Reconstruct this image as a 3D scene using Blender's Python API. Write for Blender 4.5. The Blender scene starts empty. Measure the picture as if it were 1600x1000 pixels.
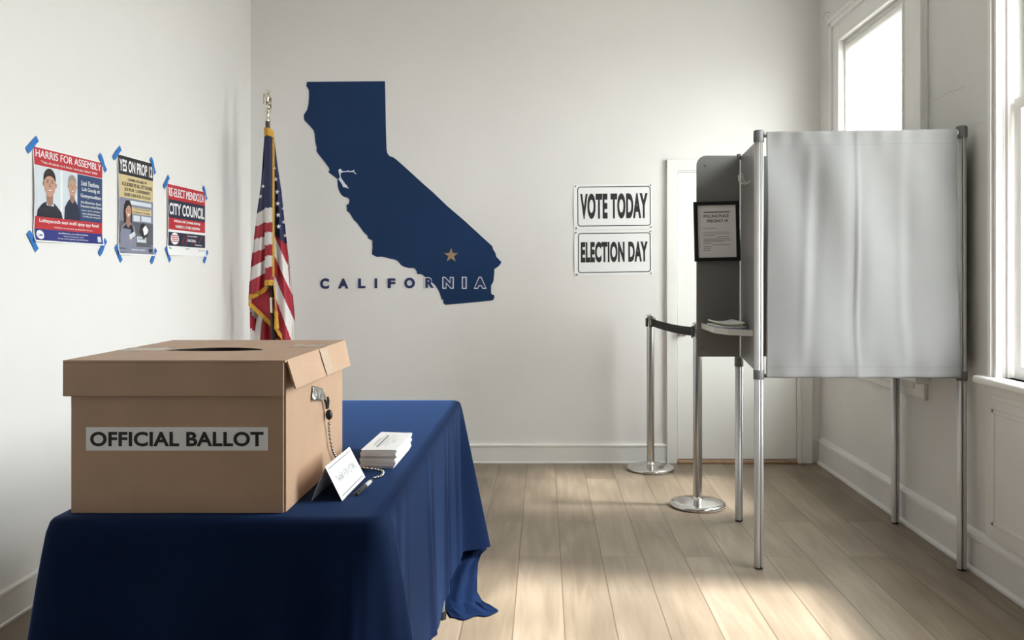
import bpy, bmesh, math, random
from mathutils import Vector, Matrix
from mathutils.geometry import tessellate_polygon
random.seed(7)
R = math.radians
S = bpy.context.scene
COL = S.collection

# ------------------------------------------------------------------ camera, sky, sun, exposure
F, CX, CY, H = 1330.0, 850.0, 425.0, 1.32
cam_d = bpy.data.cameras.new('camera'); cam = bpy.data.objects.new('camera', cam_d); COL.objects.link(cam)
cam_d.sensor_width = 36.0; cam_d.lens = F/1600*36.0
cam_d.shift_x = (800-CX)/1600; cam_d.shift_y = (CY-500)/1600
cam_d.clip_start = 0.02
cam.location = (0, 0, H); cam.rotation_euler = (R(90), 0, 0)
S.camera = cam

w = bpy.data.worlds.new('overcast_sky'); S.world = w; w.use_nodes = True
nt = w.node_tree; bg = nt.nodes['Background']
tc = nt.nodes.new('ShaderNodeTexCoord'); sp = nt.nodes.new('ShaderNodeSeparateXYZ'); cr = nt.nodes.new('ShaderNodeValToRGB')
mp = nt.nodes.new('ShaderNodeMapRange'); mp.inputs[1].default_value = -1; mp.inputs[2].default_value = 1
nt.links.new(tc.outputs['Generated'], sp.inputs[0]); nt.links.new(sp.outputs['Z'], mp.inputs[0]); nt.links.new(mp.outputs[0], cr.inputs[0])
e = cr.color_ramp.elements; e[0].position = 0.44; e[0].color = (.30, .29, .27, 1); e[1].position = 0.52; e[1].color = (.97, .985, 1.0, 1)
nt.links.new(cr.outputs[0], bg.inputs[0]); bg.inputs[1].default_value = 20.0

SUN_DIR = Vector((-1.0, 0.11, -1.22)).normalized()
sd = bpy.data.lights.new('hazy_sun', 'SUN'); sun = bpy.data.objects.new('hazy_sun', sd); COL.objects.link(sun)
sun.location = (6, 1, 7); sun.rotation_euler = SUN_DIR.to_track_quat('-Z', 'Y').to_euler()
sd.energy = 17.0; sd.angle = R(8); sd.color = (1.0, 0.965, 0.92)

S.view_settings.view_transform = 'Standard'; S.view_settings.look = 'None'
S.view_settings.gamma = 1.0; S.view_settings.exposure = 0.0; S.view_settings.use_curve_mapping = False
S.cycles.use_denoising = True
S.cycles.max_bounces = 14; S.cycles.diffuse_bounces = 8; S.cycles.glossy_bounces = 6
S.cycles.transmission_bounces = 8; S.cycles.transparent_max_bounces = 12
S.cycles.sample_clamp_indirect = 6.0; S.cycles.caustics_reflective = False; S.cycles.caustics_refractive = False

# room measures (metres): x to the right, y into the room, z up
XL, XR, YB, YF, ZC = -2.03, 1.91, 5.89, -2.4, 3.45
WINDOWS = [(4.48, 5.44, 0.80, 2.80), (1.96, 3.54, 0.88, 3.15), (-1.2, -0.8, 0.88, 2.3)]  # last opening is added out of view to bring in fill light
for i, (y0, y1, z0, z1) in enumerate(WINDOWS):
    pd = bpy.data.lights.new('sky_portal', 'AREA'); po = bpy.data.objects.new('sky_portal', pd); COL.objects.link(po)
    pd.shape = 'RECTANGLE'; pd.size = z1-z0; pd.size_y = y1-y0; pd.cycles.is_portal = True
    po.location = (XR+.23, (y0+y1)/2, (z0+z1)/2); po.rotation_euler = (0, R(90), 0)

def px(x, y, D):
    return Vector(((x-CX)*D/F, D, H-(y-CY)*D/F))

# ------------------------------------------------------------------ materials
def newmat(name):
    m = bpy.data.materials.new(name); m.use_nodes = True
    return m, m.node_tree, m.node_tree.nodes['Principled BSDF']

def mat(name, col, rough=.6, metal=0.0, var=0.0, vscale=6.0, bump=0.0, bscale=80.0, sheen=0.0, spec=.5, stretch=None):
    m, nt, b = newmat(name)
    b.inputs['Base Color'].default_value = (*col, 1); b.inputs['Roughness'].default_value = rough
    b.inputs['Metallic'].default_value = metal; b.inputs['Specular IOR Level'].default_value = spec
    if sheen:
        b.inputs['Sheen Weight'].default_value = sheen; b.inputs['Sheen Roughness'].default_value = .2
        b.inputs['Sheen Tint'].default_value = (min(1, col[0]*8+.10), min(1, col[1]*8+.20), min(1, col[2]*12+.25), 1)
    tc = nt.nodes.new('ShaderNodeTexCoord'); vec = tc.outputs['Object']
    if stretch:
        mp = nt.nodes.new('ShaderNodeMapping'); mp.inputs['Scale'].default_value = stretch
        nt.links.new(vec, mp.inputs[0]); vec = mp.outputs[0]
    if var:
        n = nt.nodes.new('ShaderNodeTexNoise'); n.inputs['Scale'].default_value = vscale; n.inputs['Detail'].default_value = 5
        nt.links.new(vec, n.inputs[0])
        r = nt.nodes.new('ShaderNodeValToRGB'); el = r.color_ramp.elements
        el[0].position = .3; el[1].position = .7
        el[0].color = (*[c*(1-var) for c in col], 1); el[1].color = (*[min(1, c*(1+var)) for c in col], 1)
        nt.links.new(n.outputs['Fac'], r.inputs[0]); nt.links.new(r.outputs[0], b.inputs['Base Color'])
    if bump:
        n = nt.nodes.new('ShaderNodeTexNoise'); n.inputs['Scale'].default_value = bscale; n.inputs['Detail'].default_value = 4
        nt.links.new(vec, n.inputs[0])
        bp = nt.nodes.new('ShaderNodeBump'); bp.inputs['Strength'].default_value = bump; bp.inputs['Distance'].default_value = .004
        nt.links.new(n.outputs['Fac'], bp.inputs['Height']); nt.links.new(bp.outputs[0], b.inputs['Normal'])
    return m

M = {}
M['wall'] = mat('white_plaster', (.785, .770, .762), .75, var=.02, vscale=1.6, bump=.10, bscale=30)
M['old_wall'] = mat('old_white_plaster', (.70, .69, .67), .6, var=.035, vscale=2.5, bump=.25, bscale=12)
M['fill_wall'] = mat('fill_wall_grey', (.32, .315, .31), .8, bump=.1)  # grey made up to hold back bounce light from behind the camera
M['ceiling'] = mat('ceiling_paint', (.80, .80, .78), .8, bump=.1)
M['old_trim'] = mat('worn_gloss_paint', (.72, .705, .685), .42, var=.04, vscale=5, bump=.15, bscale=22)
M['trim'] = mat('white_gloss_paint', (.80, .79, .77), .38, var=.02, vscale=4, bump=.08, bscale=25)
M['door'] = mat('door_paint', (.82, .82, .80), .45, bump=.05)
M['threshold'] = mat('threshold_wood', (.36, .22, .13), .5, var=.2, vscale=20)
M['knob'] = mat('satin_nickel', (.62, .60, .56), .3, 1.0)
M['chrome'] = mat('polished_chrome', (.68, .67, .655), .14, 1.0)
M['steel'] = mat('brushed_steel', (.55, .54, .52), .24, 1.0, var=.05, vscale=30, stretch=(60, 60, 1))
M['black'] = mat('black_plastic', (.012, .012, .013), .45)
M['belt'] = mat('black_webbing', (.012, .012, .013), .8, bump=.3, bscale=900)
M['aluminium'] = mat('anodised_aluminium', (.60, .595, .59), .42, .8, var=.03, vscale=20, stretch=(40, 40, 1))
M['groove'] = mat('dark_groove', (.05, .05, .05), .6)
M['grey_cap'] = mat('dark_grey_plastic', (.13, .13, .13), .45)
M['panel'] = mat('grey_panel_plastic', (.19, .186, .178), .42, var=.03, vscale=5, bump=.06, bscale=300)
M['tray'] = mat('pale_grey_plastic', (.56, .55, .52), .35)
M['cardboard'] = mat('brown_cardboard', (.43, .28, .185), .5, var=.05, vscale=9, bump=.12, bscale=60, spec=.55)
M['slot_shade'] = mat('shaded_cardboard_edge', (.030, .021, .015), .9, var=.25, vscale=220)  # near-black stands for the shade inside the ballot slot
M['cloth'] = mat('navy_polyester', (.0055, .014, .046), .68, var=.05, vscale=4, bump=.10, bscale=500, sheen=1.0, spec=.04)
M['paper'] = mat('white_paper', (.84, .84, .85), .7, spec=.3)
M['paper_edge'] = mat('paper_edges', (.84, .83, .85), .8, var=.06, vscale=120, stretch=(.2, .2, 30))
M['ink'] = mat('black_ink', (.012, .012, .014), .6)
M['grey_ink'] = mat('grey_ink', (.26, .26, .28), .7)
M['navy_vinyl'] = mat('navy_vinyl', (.007, .030, .098), .55, var=.12, vscale=1.2, spec=.25)
M['letter_navy'] = mat('letter_navy', (.012, .026, .105), .5)
M['white_vinyl'] = mat('white_vinyl', (.75, .78, .84), .5)
M['gold_vinyl'] = mat('gold_vinyl', (.34, .23, .13), .4)
M['red'] = mat('red_ink', (.47, .020, .030), .5)
M['blue'] = mat('royal_blue_ink', (.018, .026, .19), .5)
M['teal'] = mat('slate_blue_ink', (.022, .055, .15), .5)
M['dark_ink'] = mat('charcoal_ink', (.022, .022, .026), .5)
M['cream'] = mat('cream_ink', (.62, .50, .27), .6)
M['lilac'] = mat('grey_lilac_ink', (.22, .23, .32), .6)
M['floor_ink'] = mat('grey_photo_ink', (.10, .105, .12), .6)
M['skin'] = mat('skin_ink', (.52, .29, .21), .6)
M['skin_dark'] = mat('skin_shadow_ink', (.33, .17, .12), .6)
M['hair'] = mat('dark_hair_ink', (.022, .016, .013), .6)
M['grey_hair'] = mat('fair_hair_ink', (.32, .27, .21), .6)
M['pale'] = mat('pale_photo_ink', (.62, .68, .74), .6)
M['shirt'] = mat('pale_blue_shirt_ink', (.50, .62, .75), .6)
M['suit'] = mat('dark_suit_ink', (.012, .015, .026), .6)
M['polo'] = mat('navy_polo_ink', (.014, .020, .050), .6)
M['tape'] = mat('blue_painters_tape', (.015, .16, .50), .6, bump=.2, bscale=200)
M['flag_red'] = mat('flag_red_nylon', (.35, .010, .026), .6, sheen=.2)
M['flag_white'] = mat('flag_white_nylon', (.74, .71, .70), .6)
M['flag_blue'] = mat('flag_blue_nylon', (.010, .016, .075), .6, sheen=.2)
M['fringe'] = mat('gold_fringe', (.62, .33, .02), .5, var=.25, vscale=160, bump=.4, bscale=300)
M['gold'] = mat('silvered_gold', (.74, .69, .58), .2, 1.0)
M['dark_wood'] = mat('dark_stained_wood', (.035, .022, .015), .35, var=.3, vscale=12)
M['frame'] = mat('black_frame', (.008, .008, .008), .35)
M['fabric'] = mat('grey_curtain_fabric', (.215, .212, .211), .85, var=.03, vscale=4, bump=.12, bscale=600, sheen=.1, spec=.2)
M['silver_tape'] = mat('silver_foil_tape', (.36, .35, .33), .25, .9, var=.7, vscale=60, bump=.8, bscale=70)
M['clear_tape'] = mat('clear_tape', (.46, .34, .245), .25, var=.05, vscale=30)
M['pin'] = mat('steel_pin', (.30, .30, .30), .3, .8)
M['crack'] = mat('wall_crack', (.46, .45, .42), .9)
M['seam'] = mat('grey_thread', (.15, .15, .15), .8)
M['chain'] = mat('nickel_beads', (.42, .40, .37), .2, 1.0)
M['leaflet_blue'] = mat('lilac_leaflet', (.30, .31, .42), .6)
M['leaflet_yellow'] = mat('yellow_leaflet', (.60, .50, .22), .6)

def glass():
    m, nt, b = newmat('window_glass'); out = nt.nodes['Material Output']
    t = nt.nodes.new('ShaderNodeBsdfTransparent'); t.inputs[0].default_value = (.95, .97, .96, 1)
    g = nt.nodes.new('ShaderNodeBsdfGlossy'); g.inputs['Roughness'].default_value = .02
    mx = nt.nodes.new('ShaderNodeMixShader'); mx.inputs[0].default_value = .05
    nt.links.new(t.outputs[0], mx.inputs[1]); nt.links.new(g.outputs[0], mx.inputs[2])
    nt.links.new(mx.outputs[0], out.inputs[0]); nt.nodes.remove(b)
    return m
M['glass'] = glass()

def shade_mat():
    m, nt, b = newmat('translucent_shade_fabric'); out = nt.nodes['Material Output']
    d = nt.nodes.new('ShaderNodeBsdfDiffuse'); d.inputs[0].default_value = (.85, .85, .83, 1)
    t = nt.nodes.new('ShaderNodeBsdfTranslucent'); t.inputs[0].default_value = (.92, .91, .88, 1)
    p = nt.nodes.new('ShaderNodeBsdfTransparent')
    m1 = nt.nodes.new('ShaderNodeMixShader'); m1.inputs[0].default_value = .8
    m2 = nt.nodes.new('ShaderNodeMixShader'); m2.inputs[0].default_value = .55
    nt.links.new(d.outputs[0], m1.inputs[1]); nt.links.new(t.outputs[0], m1.inputs[2])
    nt.links.new(m1.outputs[0], m2.inputs[1]); nt.links.new(p.outputs[0], m2.inputs[2]); nt.links.new(m2.outputs[0], out.inputs[0])
    nt.nodes.remove(b)
    return m
M['shade'] = shade_mat()

def floor_mat():
    m, nt, b = newmat('pale_oak_planks'); N = nt.nodes.new; L = nt.links.new
    tc = N('ShaderNodeTexCoord'); sx = N('ShaderNodeSeparateXYZ'); cb = N('ShaderNodeCombineXYZ'); L(tc.outputs['Object'], sx.inputs[0])
    ad = N('ShaderNodeMath'); ad.operation = 'ADD'; ad.inputs[1].default_value = .1148+.191*40; L(sx.outputs['X'], ad.inputs[0])
    L(sx.outputs['Y'], cb.inputs[0]); L(ad.outputs[0], cb.inputs[1])
    br = N('ShaderNodeTexBrick'); L(cb.outputs[0], br.inputs[0])
    br.inputs['Scale'].default_value = 1; br.inputs['Brick Width'].default_value = 1.5; br.inputs['Row Height'].default_value = .191
    br.inputs['Mortar Size'].default_value = .0026; br.inputs['Mortar Smooth'].default_value = .2
    br.offset = .37; br.offset_frequency = 2; br.squash = 1.0
    br.inputs['Color1'].default_value = (0, 0, 0, 1); br.inputs['Color2'].default_value = (1, 1, 1, 1); br.inputs['Mortar'].default_value = (.5, .5, .5, 1)
    # plank tone
    tone = N('ShaderNodeValToRGB'); L(br.outputs['Color'], tone.inputs[0]); el = tone.color_ramp.elements
    el[0].color = (.205, .160, .118, 1); el[1].color = (.268, .216, .167, 1)
    # grain, shifted from plank to plank
    off = N('ShaderNodeVectorMath'); off.operation = 'SCALE'; L(br.outputs['Color'], off.inputs[0]); off.inputs['Scale'].default_value = 7.3
    av = N('ShaderNodeVectorMath'); av.operation = 'ADD'; L(tc.outputs['Object'], av.inputs[0]); L(off.outputs[0], av.inputs[1])
    mp = N('ShaderNodeMapping'); mp.inputs['Scale'].default_value = (11, .9, 1); L(av.outputs[0], mp.inputs[0])
    n1 = N('ShaderNodeTexNoise'); n1.inputs['Scale'].default_value = 1.6; n1.inputs['Detail'].default_value = 8; n1.inputs['Distortion'].default_value = 1.6; L(mp.outputs[0], n1.inputs[0])
    mp2 = N('ShaderNodeMapping'); mp2.inputs['Scale'].default_value = (5.2, .55, 1); L(av.outputs[0], mp2.inputs[0])
    n2 = N('ShaderNodeTexWave'); n2.wave_type = 'RINGS'; n2.inputs['Scale'].default_value = 1.1; n2.inputs['Distortion'].default_value = 7; n2.inputs['Detail'].default_value = 3; L(mp2.outputs[0], n2.inputs[0])
    rg = N('ShaderNodeValToRGB'); L(n1.outputs['Fac'], rg.inputs[0]); rg.color_ramp.elements[0].position = .3; rg.color_ramp.elements[1].position = .72
    rg.color_ramp.elements[0].color = (.80, .78, .75, 1); rg.color_ramp.elements[1].color = (1.08, 1.075, 1.07, 1)
    m1 = N('ShaderNodeMix'); m1.data_type = 'RGBA'; m1.blend_type = 'MULTIPLY'; m1.inputs[0].default_value = 1; L(tone.outputs[0], m1.inputs[6]); L(rg.outputs[0], m1.inputs[7])
    rw = N('ShaderNodeValToRGB'); L(n2.outputs['Fac'], rw.inputs[0]); rw.color_ramp.elements[0].color = (.88, .87, .85, 1); rw.color_ramp.elements[1].color = (1.04, 1.04, 1.035, 1)
    m2 = N('ShaderNodeMix'); m2.data_type = 'RGBA'; m2.blend_type = 'MULTIPLY'; m2.inputs[0].default_value = 1; L(m1.outputs[2], m2.inputs[6]); L(rw.outputs[0], m2.inputs[7])
    m3 = N('ShaderNodeMix'); m3.data_type = 'RGBA'; L(br.outputs['Fac'], m3.inputs[0]); L(m2.outputs[2], m3.inputs[6]); m3.inputs[7].default_value = (.12, .085, .06, 1)
    L(m3.outputs[2], b.inputs['Base Color']); b.inputs['Roughness'].default_value = .42; b.inputs['Specular IOR Level'].default_value = .4
    bp = N('ShaderNodeBump'); bp.inputs['Strength'].default_value = .25; bp.inputs['Distance'].default_value = .002; bp.invert = True
    L(br.outputs['Fac'], bp.inputs['Height']); L(bp.outputs[0], b.inputs['Normal'])
    return m
M['floor'] = floor_mat()

# ------------------------------------------------------------------ mesh helpers
class MB:
    def __init__(s): s.v = []; s.f = []; s.m = []; s.sm = []
    def add(s, vs, fs, m=0, smooth=False):
        b = len(s.v); s.v += [Vector(p) for p in vs]
        for f in fs: s.f.append([b+i for i in f]); s.m.append(m); s.sm.append(smooth)
        return s
    def box(s, x0, x1, y0, y1, z0, z1, m=0, M4=None):
        vs = [Vector(p) for p in ((x0,y0,z0),(x1,y0,z0),(x1,y1,z0),(x0,y1,z0),(x0,y0,z1),(x1,y0,z1),(x1,y1,z1),(x0,y1,z1))]
        if M4: vs = [M4 @ p for p in vs]
        return s.add(vs, [(0,3,2,1),(4,5,6,7),(0,1,5,4),(1,2,6,5),(2,3,7,6),(3,0,4,7)], m)
    def tube(s, pts, r, n=12, m=0, cap=True, smooth=True):
        pts = [Vector(p) for p in pts]; rs = r if isinstance(r, (list, tuple)) else [r]*len(pts)
        vs = []; prev = None
        for i, p in enumerate(pts):
            d = (pts[min(i+1, len(pts)-1)]-pts[max(i-1, 0)]).normalized()
            a = d.cross(Vector((0, 0, 1)) if abs(d.z) < .95 else Vector((0, 1, 0))).normalized() if prev is None else (prev-d*prev.dot(d)).normalized()
            prev = a; b = d.cross(a)
            for k in range(n):
                t = 2*math.pi*k/n; vs.append(p+(a*math.cos(t)+b*math.sin(t))*rs[i])
        fs = [(i*n+k, i*n+(k+1) % n, (i+1)*n+(k+1) % n, (i+1)*n+k) for i in range(len(pts)-1) for k in range(n)]
        s.add(vs, fs, m, smooth)
        if cap:
            s.add(vs[:n], [tuple(range(n-1, -1, -1))], m); s.add(vs[-n:], [tuple(range(n))], m)
        return s
    def lathe(s, c, prof, n=32, m=0, smooth=True):
        c = Vector(c); vs = []
        for r, z in prof:
            for k in range(n):
                t = 2*math.pi*k/n; vs.append(c+Vector((r*math.cos(t), r*math.sin(t), z)))
        fs = [(i*n+k, i*n+(k+1) % n, (i+1)*n+(k+1) % n, (i+1)*n+k) for i in range(len(prof)-1) for k in range(n)]
        s.add(vs, fs, m, smooth)
        s.add(vs[:n], [tuple(range(n-1, -1, -1))], m); s.add(vs[-n:], [tuple(range(n))], m)
        return s
    def ball(s, c, r, m=0, n=12, sc=(1, 1, 1), M4=None):
        c = Vector(c); k = n//2; vs = []
        for i in range(k+1):
            a = math.pi*i/k
            for j in range(n):
                t = 2*math.pi*j/n
                q = Vector((math.sin(a)*math.cos(t)*r*sc[0], math.sin(a)*math.sin(t)*r*sc[1], math.cos(a)*r*sc[2]))
                vs.append(c+((M4 @ q) if M4 else q))
        return s.add(vs, [(i*n+j, (i+1)*n+j, (i+1)*n+(j+1) % n, i*n+(j+1) % n) for i in range(k) for j in range(n)], m, True)
    def grid(s, fn, nu, nv, m=0, smooth=True, mf=None):
        vs = [fn(i/nu, j/nv) for j in range(nv+1) for i in range(nu+1)]
        b = len(s.v); s.v += [Vector(p) for p in vs]
        for j in range(nv):
            for i in range(nu):
                a = b+j*(nu+1)+i
                s.f.append([a, a+1, a+nu+2, a+nu+1]); s.sm.append(smooth)
                s.m.append(mf((i+.5)/nu, (j+.5)/nv) if mf else m)
        return s
    def poly(s, loops, fn, m=0, h0=0.0, h1=None):
        """flat 2-D outline (first loop) with holes, laid out by fn(u, v, h); h1 gives it thickness"""
        loops = [[Vector((*p, 0)) for p in lp] for lp in loops]
        tris = tessellate_polygon(loops); fl = [p for lp in loops for p in lp]
        top = h0 if h1 is None else h1
        s.add([fn(p.x, p.y, top) for p in fl], [tuple(t) for t in tris], m)
        if h1 is not None:
            for lp in loops:
                n = len(lp)
                s.add([fn(p.x, p.y, h0) for p in lp]+[fn(p.x, p.y, h1) for p in lp], [(i, (i+1) % n, n+(i+1) % n, n+i) for i in range(n)], m)
        return s
    def build(s, name, mats, parent=None, bevel=0, seg=2, fix=False, solid=0, autosmooth=False, sub=0):
        if not isinstance(mats, (list, tuple)): mats = [mats]
        o0 = Vector((0, 0, 0)); p = parent
        while p is not None: o0 = o0+p.location; p = p.parent
        me = bpy.data.meshes.new(name); me.from_pydata([tuple(q-o0) for q in s.v], [], s.f)
        for m in mats: me.materials.append(m)
        for i, p in enumerate(me.polygons): p.material_index = s.m[i]; p.use_smooth = s.sm[i]
        if fix:
            bm = bmesh.new(); bm.from_mesh(me); bmesh.ops.remove_doubles(bm, verts=bm.verts, dist=1e-5)
            bmesh.ops.recalc_face_normals(bm, faces=bm.faces); bm.to_mesh(me); bm.free()
        me.update()
        o = bpy.data.objects.new(name, me); COL.objects.link(o)
        if parent is not None: o.parent = parent
        if solid:
            q = o.modifiers.new('thickness', 'SOLIDIFY'); q.thickness = solid; q.offset = 0
        if bevel:
            q = o.modifiers.new('edges', 'BEVEL'); q.width = bevel; q.segments = seg; q.limit_method = 'ANGLE'
        if sub:
            q = o.modifiers.new('smooth', 'SUBSURF'); q.levels = sub; q.render_levels = sub
        return o

def thing(name, label, cat, loc=(0, 0, 0), group=None):
    o = bpy.data.objects.new(name, None); COL.objects.link(o); o.location = loc; o.empty_display_size = .05
    o['label'] = label; o['category'] = cat
    if group: o['group'] = group
    return o
def tag(o, label, cat, group=None, kind=None):
    o['label'] = label; o['category'] = cat
    if group: o['group'] = group
    if kind: o['kind'] = kind
    return o
def structure(o): o['kind'] = 'structure'; return o

_tc = {}
def text2d(s, bold=0.0):
    """lettering outline as (points scaled to a unit box, faces, width/height of the box)"""
    k = (s, bold)
    if k in _tc: return _tc[k]
    cu = bpy.data.curves.new('txt', 'FONT'); cu.body = s; cu.offset = bold; cu.resolution_u = 4; cu.space_character = 1.0+max(0, bold-.015)*2.2; cu.fill_mode = 'FRONT'
    ob = bpy.data.objects.new('txt', cu); COL.objects.link(ob)
    dg = bpy.context.evaluated_depsgraph_get(); me = bpy.data.meshes.new_from_object(ob.evaluated_get(dg))
    vs = [(v.co.x, v.co.y) for v in me.vertices]; fs = [tuple(p.vertices) for p in me.polygons]
    bpy.data.objects.remove(ob); bpy.data.curves.remove(cu); bpy.data.meshes.remove(me)
    x0 = min(v[0] for v in vs); x1 = max(v[0] for v in vs); y0 = min(v[1] for v in vs); y1 = max(v[1] for v in vs)
    _tc[k] = ([((x-x0)/(x1-x0), (y-y0)/(y1-y0)) for x, y in vs], fs, (x1-x0)/(y1-y0))
    return _tc[k]
def put_text(mb, s, u0, u1, v0, v1, fn, h, m=0, bold=0.02):
    heavy = 'M' in s.upper() and bold > 0     # this letter closes up when thickened: set it twice instead
    vs, fs, asp = text2d(s, 0.0 if heavy else bold)
    d = bold/.7/asp if heavy else 0
    for k, sh in enumerate((-d, d) if heavy else (0,)):
        mb.add([fn(u0+(u1-u0)*(d+(1-2*d)*a+sh), v0+(v1-v0)*b, h+k*.0002) for a, b in vs], fs, m)
def rrect(u0, u1, v0, v1, r, n=5):
    out = []
    for cx, cy, a0 in ((u1-r, v1-r, 0), (u0+r, v1-r, 90), (u0+r, v0+r, 180), (u1-r, v0+r, 270)):
        for k in range(n+1):
            a = R(a0+90*k/n); out.append((cx+r*math.cos(a), cy+r*math.sin(a)))
    return out
def ell(cx, cy, rx, ry, n=20): return [(cx+rx*math.cos(2*math.pi*k/n), cy+ry*math.sin(2*math.pi*k/n)) for k in range(n)]
def star_pts(cx, cy, r, rot=90, k=.39): return [(cx+(r if i % 2 == 0 else r*k)*math.cos(R(rot+36*i)), cy+(r if i % 2 == 0 else r*k)*math.sin(R(rot+36*i))) for i in range(10)]
def interp(tbl, t):
    if t <= tbl[0][0]: return tbl[0][1]
    for (a, x), (b, y) in zip(tbl, tbl[1:]):
        if t <= b: return x+(y-x)*(t-a)/(b-a)
    return tbl[-1][1]
def sstep(a, b, x):
    t = max(0.0, min(1.0, (x-a)/(b-a))); return t*t*(3-2*t)

# ------------------------------------------------------------------ room shell
structure(MB().box(XL-.2, XR+.2, YF-.2, YB+.2, -.1, 0).build('floor', M['floor']))
structure(MB().box(XL-.2, XR+.2, YF-.2, YB+.2, ZC, ZC+.12).build('ceiling', M['ceiling']))
structure(MB().box(XL-.2, XR+.2, YB, YB+.2, 0, ZC).build('wall_back', M['wall']))
structure(MB().box(XL-.2, XL, YF, YB, 0, ZC).build('wall_left', M['wall']))
structure(MB().box(XL-.2, XR+.2, YF-.2, YF, 0, ZC).build('wall_front', M['fill_wall']))  # unseen wall, added in grey to govern the fill light
mb = MB(); 
WT = .24
for a, b in ((YF, -1.2), (-.8, 1.96), (3.54, 4.48), (5.44, YB)): mb.box(XR, XR+WT, a, b, 0, ZC)
for y0, y1, z0, z1 in WINDOWS: mb.box(XR, XR+WT, y0, y1, 0, z0); mb.box(XR, XR+WT, y0, y1, z1, ZC)
wr = structure(mb.build('wall_right', M['old_wall'], fix=True))
# hairline cracks in the old plaster of the right wall
mb = MB()
def wallr(yz, wd=.0022):
    pts = [Vector((XR-.0006, a, b)) for a, b in yz]
    for p, q in zip(pts, pts[1:]):
        d = (q-p).normalized(); n = Vector((1, 0, 0)).cross(d)*wd/2
        mb.add([p-n, q-n, q+n, p+n], [(0, 1, 2, 3)])
wallr([(5.84, 3.06), (5.80, 3.075), (5.75, 3.075), (5.68, 3.05)], .006)
wallr([(4.17, 2.155), (4.10, 2.16), (4.02, 2.17), (3.93, 2.16), (3.86, 2.165)], .0022)
wallr([(4.21, 2.17), (4.208, 2.22), (4.212, 2.28)], .003)
wallr([(3.80, 1.968), (3.74, 1.974), (3.68, 1.965)], .002)
wallr([(4.52, .60), (4.515, .50), (4.52, .42)], .003)
wallr([(3.92, .60), (3.925, .48), (3.92, .36)], .002)
mb.build('crack', M['crack'], wr)

def molding(name, prof, p0, p1, inward, m):
    """a profile (distance from wall, height) run from p0 to p1"""
    mb = MB(); p0 = Vector(p0); p1 = Vector(p1); n = len(prof); iv = Vector(inward)
    vs = [p+iv*d+Vector((0, 0, z)) for p in (p0, p1) for d, z in prof]
    mb.add(vs, [(i, (i+1) % n, n+(i+1) % n, n+i) for i in range(n)]+[tuple(range(n-1, -1, -1)), tuple(range(n, 2*n))])
    return structure(mb.build(name, m, fix=True))
BP = [(0, 0), (.020, 0), (.020, .008), (.014, .012), (.014, .112), (.019, .116), (.019, .126), (.010, .131), (0, .131)]
molding('baseboard_back', BP, (XL, YB, 0), (.845, YB, 0), (0, -1, 0), M['trim'])
molding('baseboard_left', BP, (XL, YF, 0), (XL, YB-.02, 0), (1, 0, 0), M['trim'])
BPR = [(0, 0), (.030, 0), (.030, .010), (.024, .018), (.017, .022), (.017, .148), (.026, .153), (.024, .166), (.012, .172), (0, .186)]
molding('baseboard_right', BPR, (XR, YF, 0), (XR, YB-.03, 0), (-1, 0, 0), M['old_trim'])

# door in the back wall
def door():
    d = bpy.data.objects.new('door_1', None); COL.objects.link(d); structure(d); d.location = (1.30, YB, 0)
    k = YB/F; X = lambda x: (x-CX)*k
    a0, a1, b0, b1 = X(1041), X(1057.5), X(1244), X(1268)
    zt, zl = 2.095, 2.02
    mb = MB()
    for x0, x1 in ((a0, a1), (b0, b1)):
        mb.box(x0, x1, YB-.026, YB, 0, zt)
    mb.box(b0+.012, b0+.03, YB-.034, YB, 0, zt-.08)
    mb.box(a0, b1, YB-.024, YB, zl, zt); mb.box(a1, b0, YB-.016, YB, zl-.012, zl)
    mb.build('door_casing', M['trim'], d, bevel=.004)
    mb = MB().box(a1+.004, b0-.004, YB-.012, YB-.001, .03, zl-.014)
    lf = mb.build('door_panel', M['door'], d)
    kb = MB(); c = px(1065.5, 519, YB-.012)
    kb.tube([c, c+Vector((0, -.008, 0))], .028, 20); kb.tube([c+Vector((0, -.006, 0)), c+Vector((0, -.04, 0))], .010, 12)
    kb.ball(c+Vector((0, -.052, 0)), .028, sc=(1, .8, 1), n=20)
    kb.build('door_knob', M['knob'], lf)
    MB().box(a1, b0, YB-.035, YB, 0, .022).build('threshold', M['threshold'], d, bevel=.006)
door()

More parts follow.
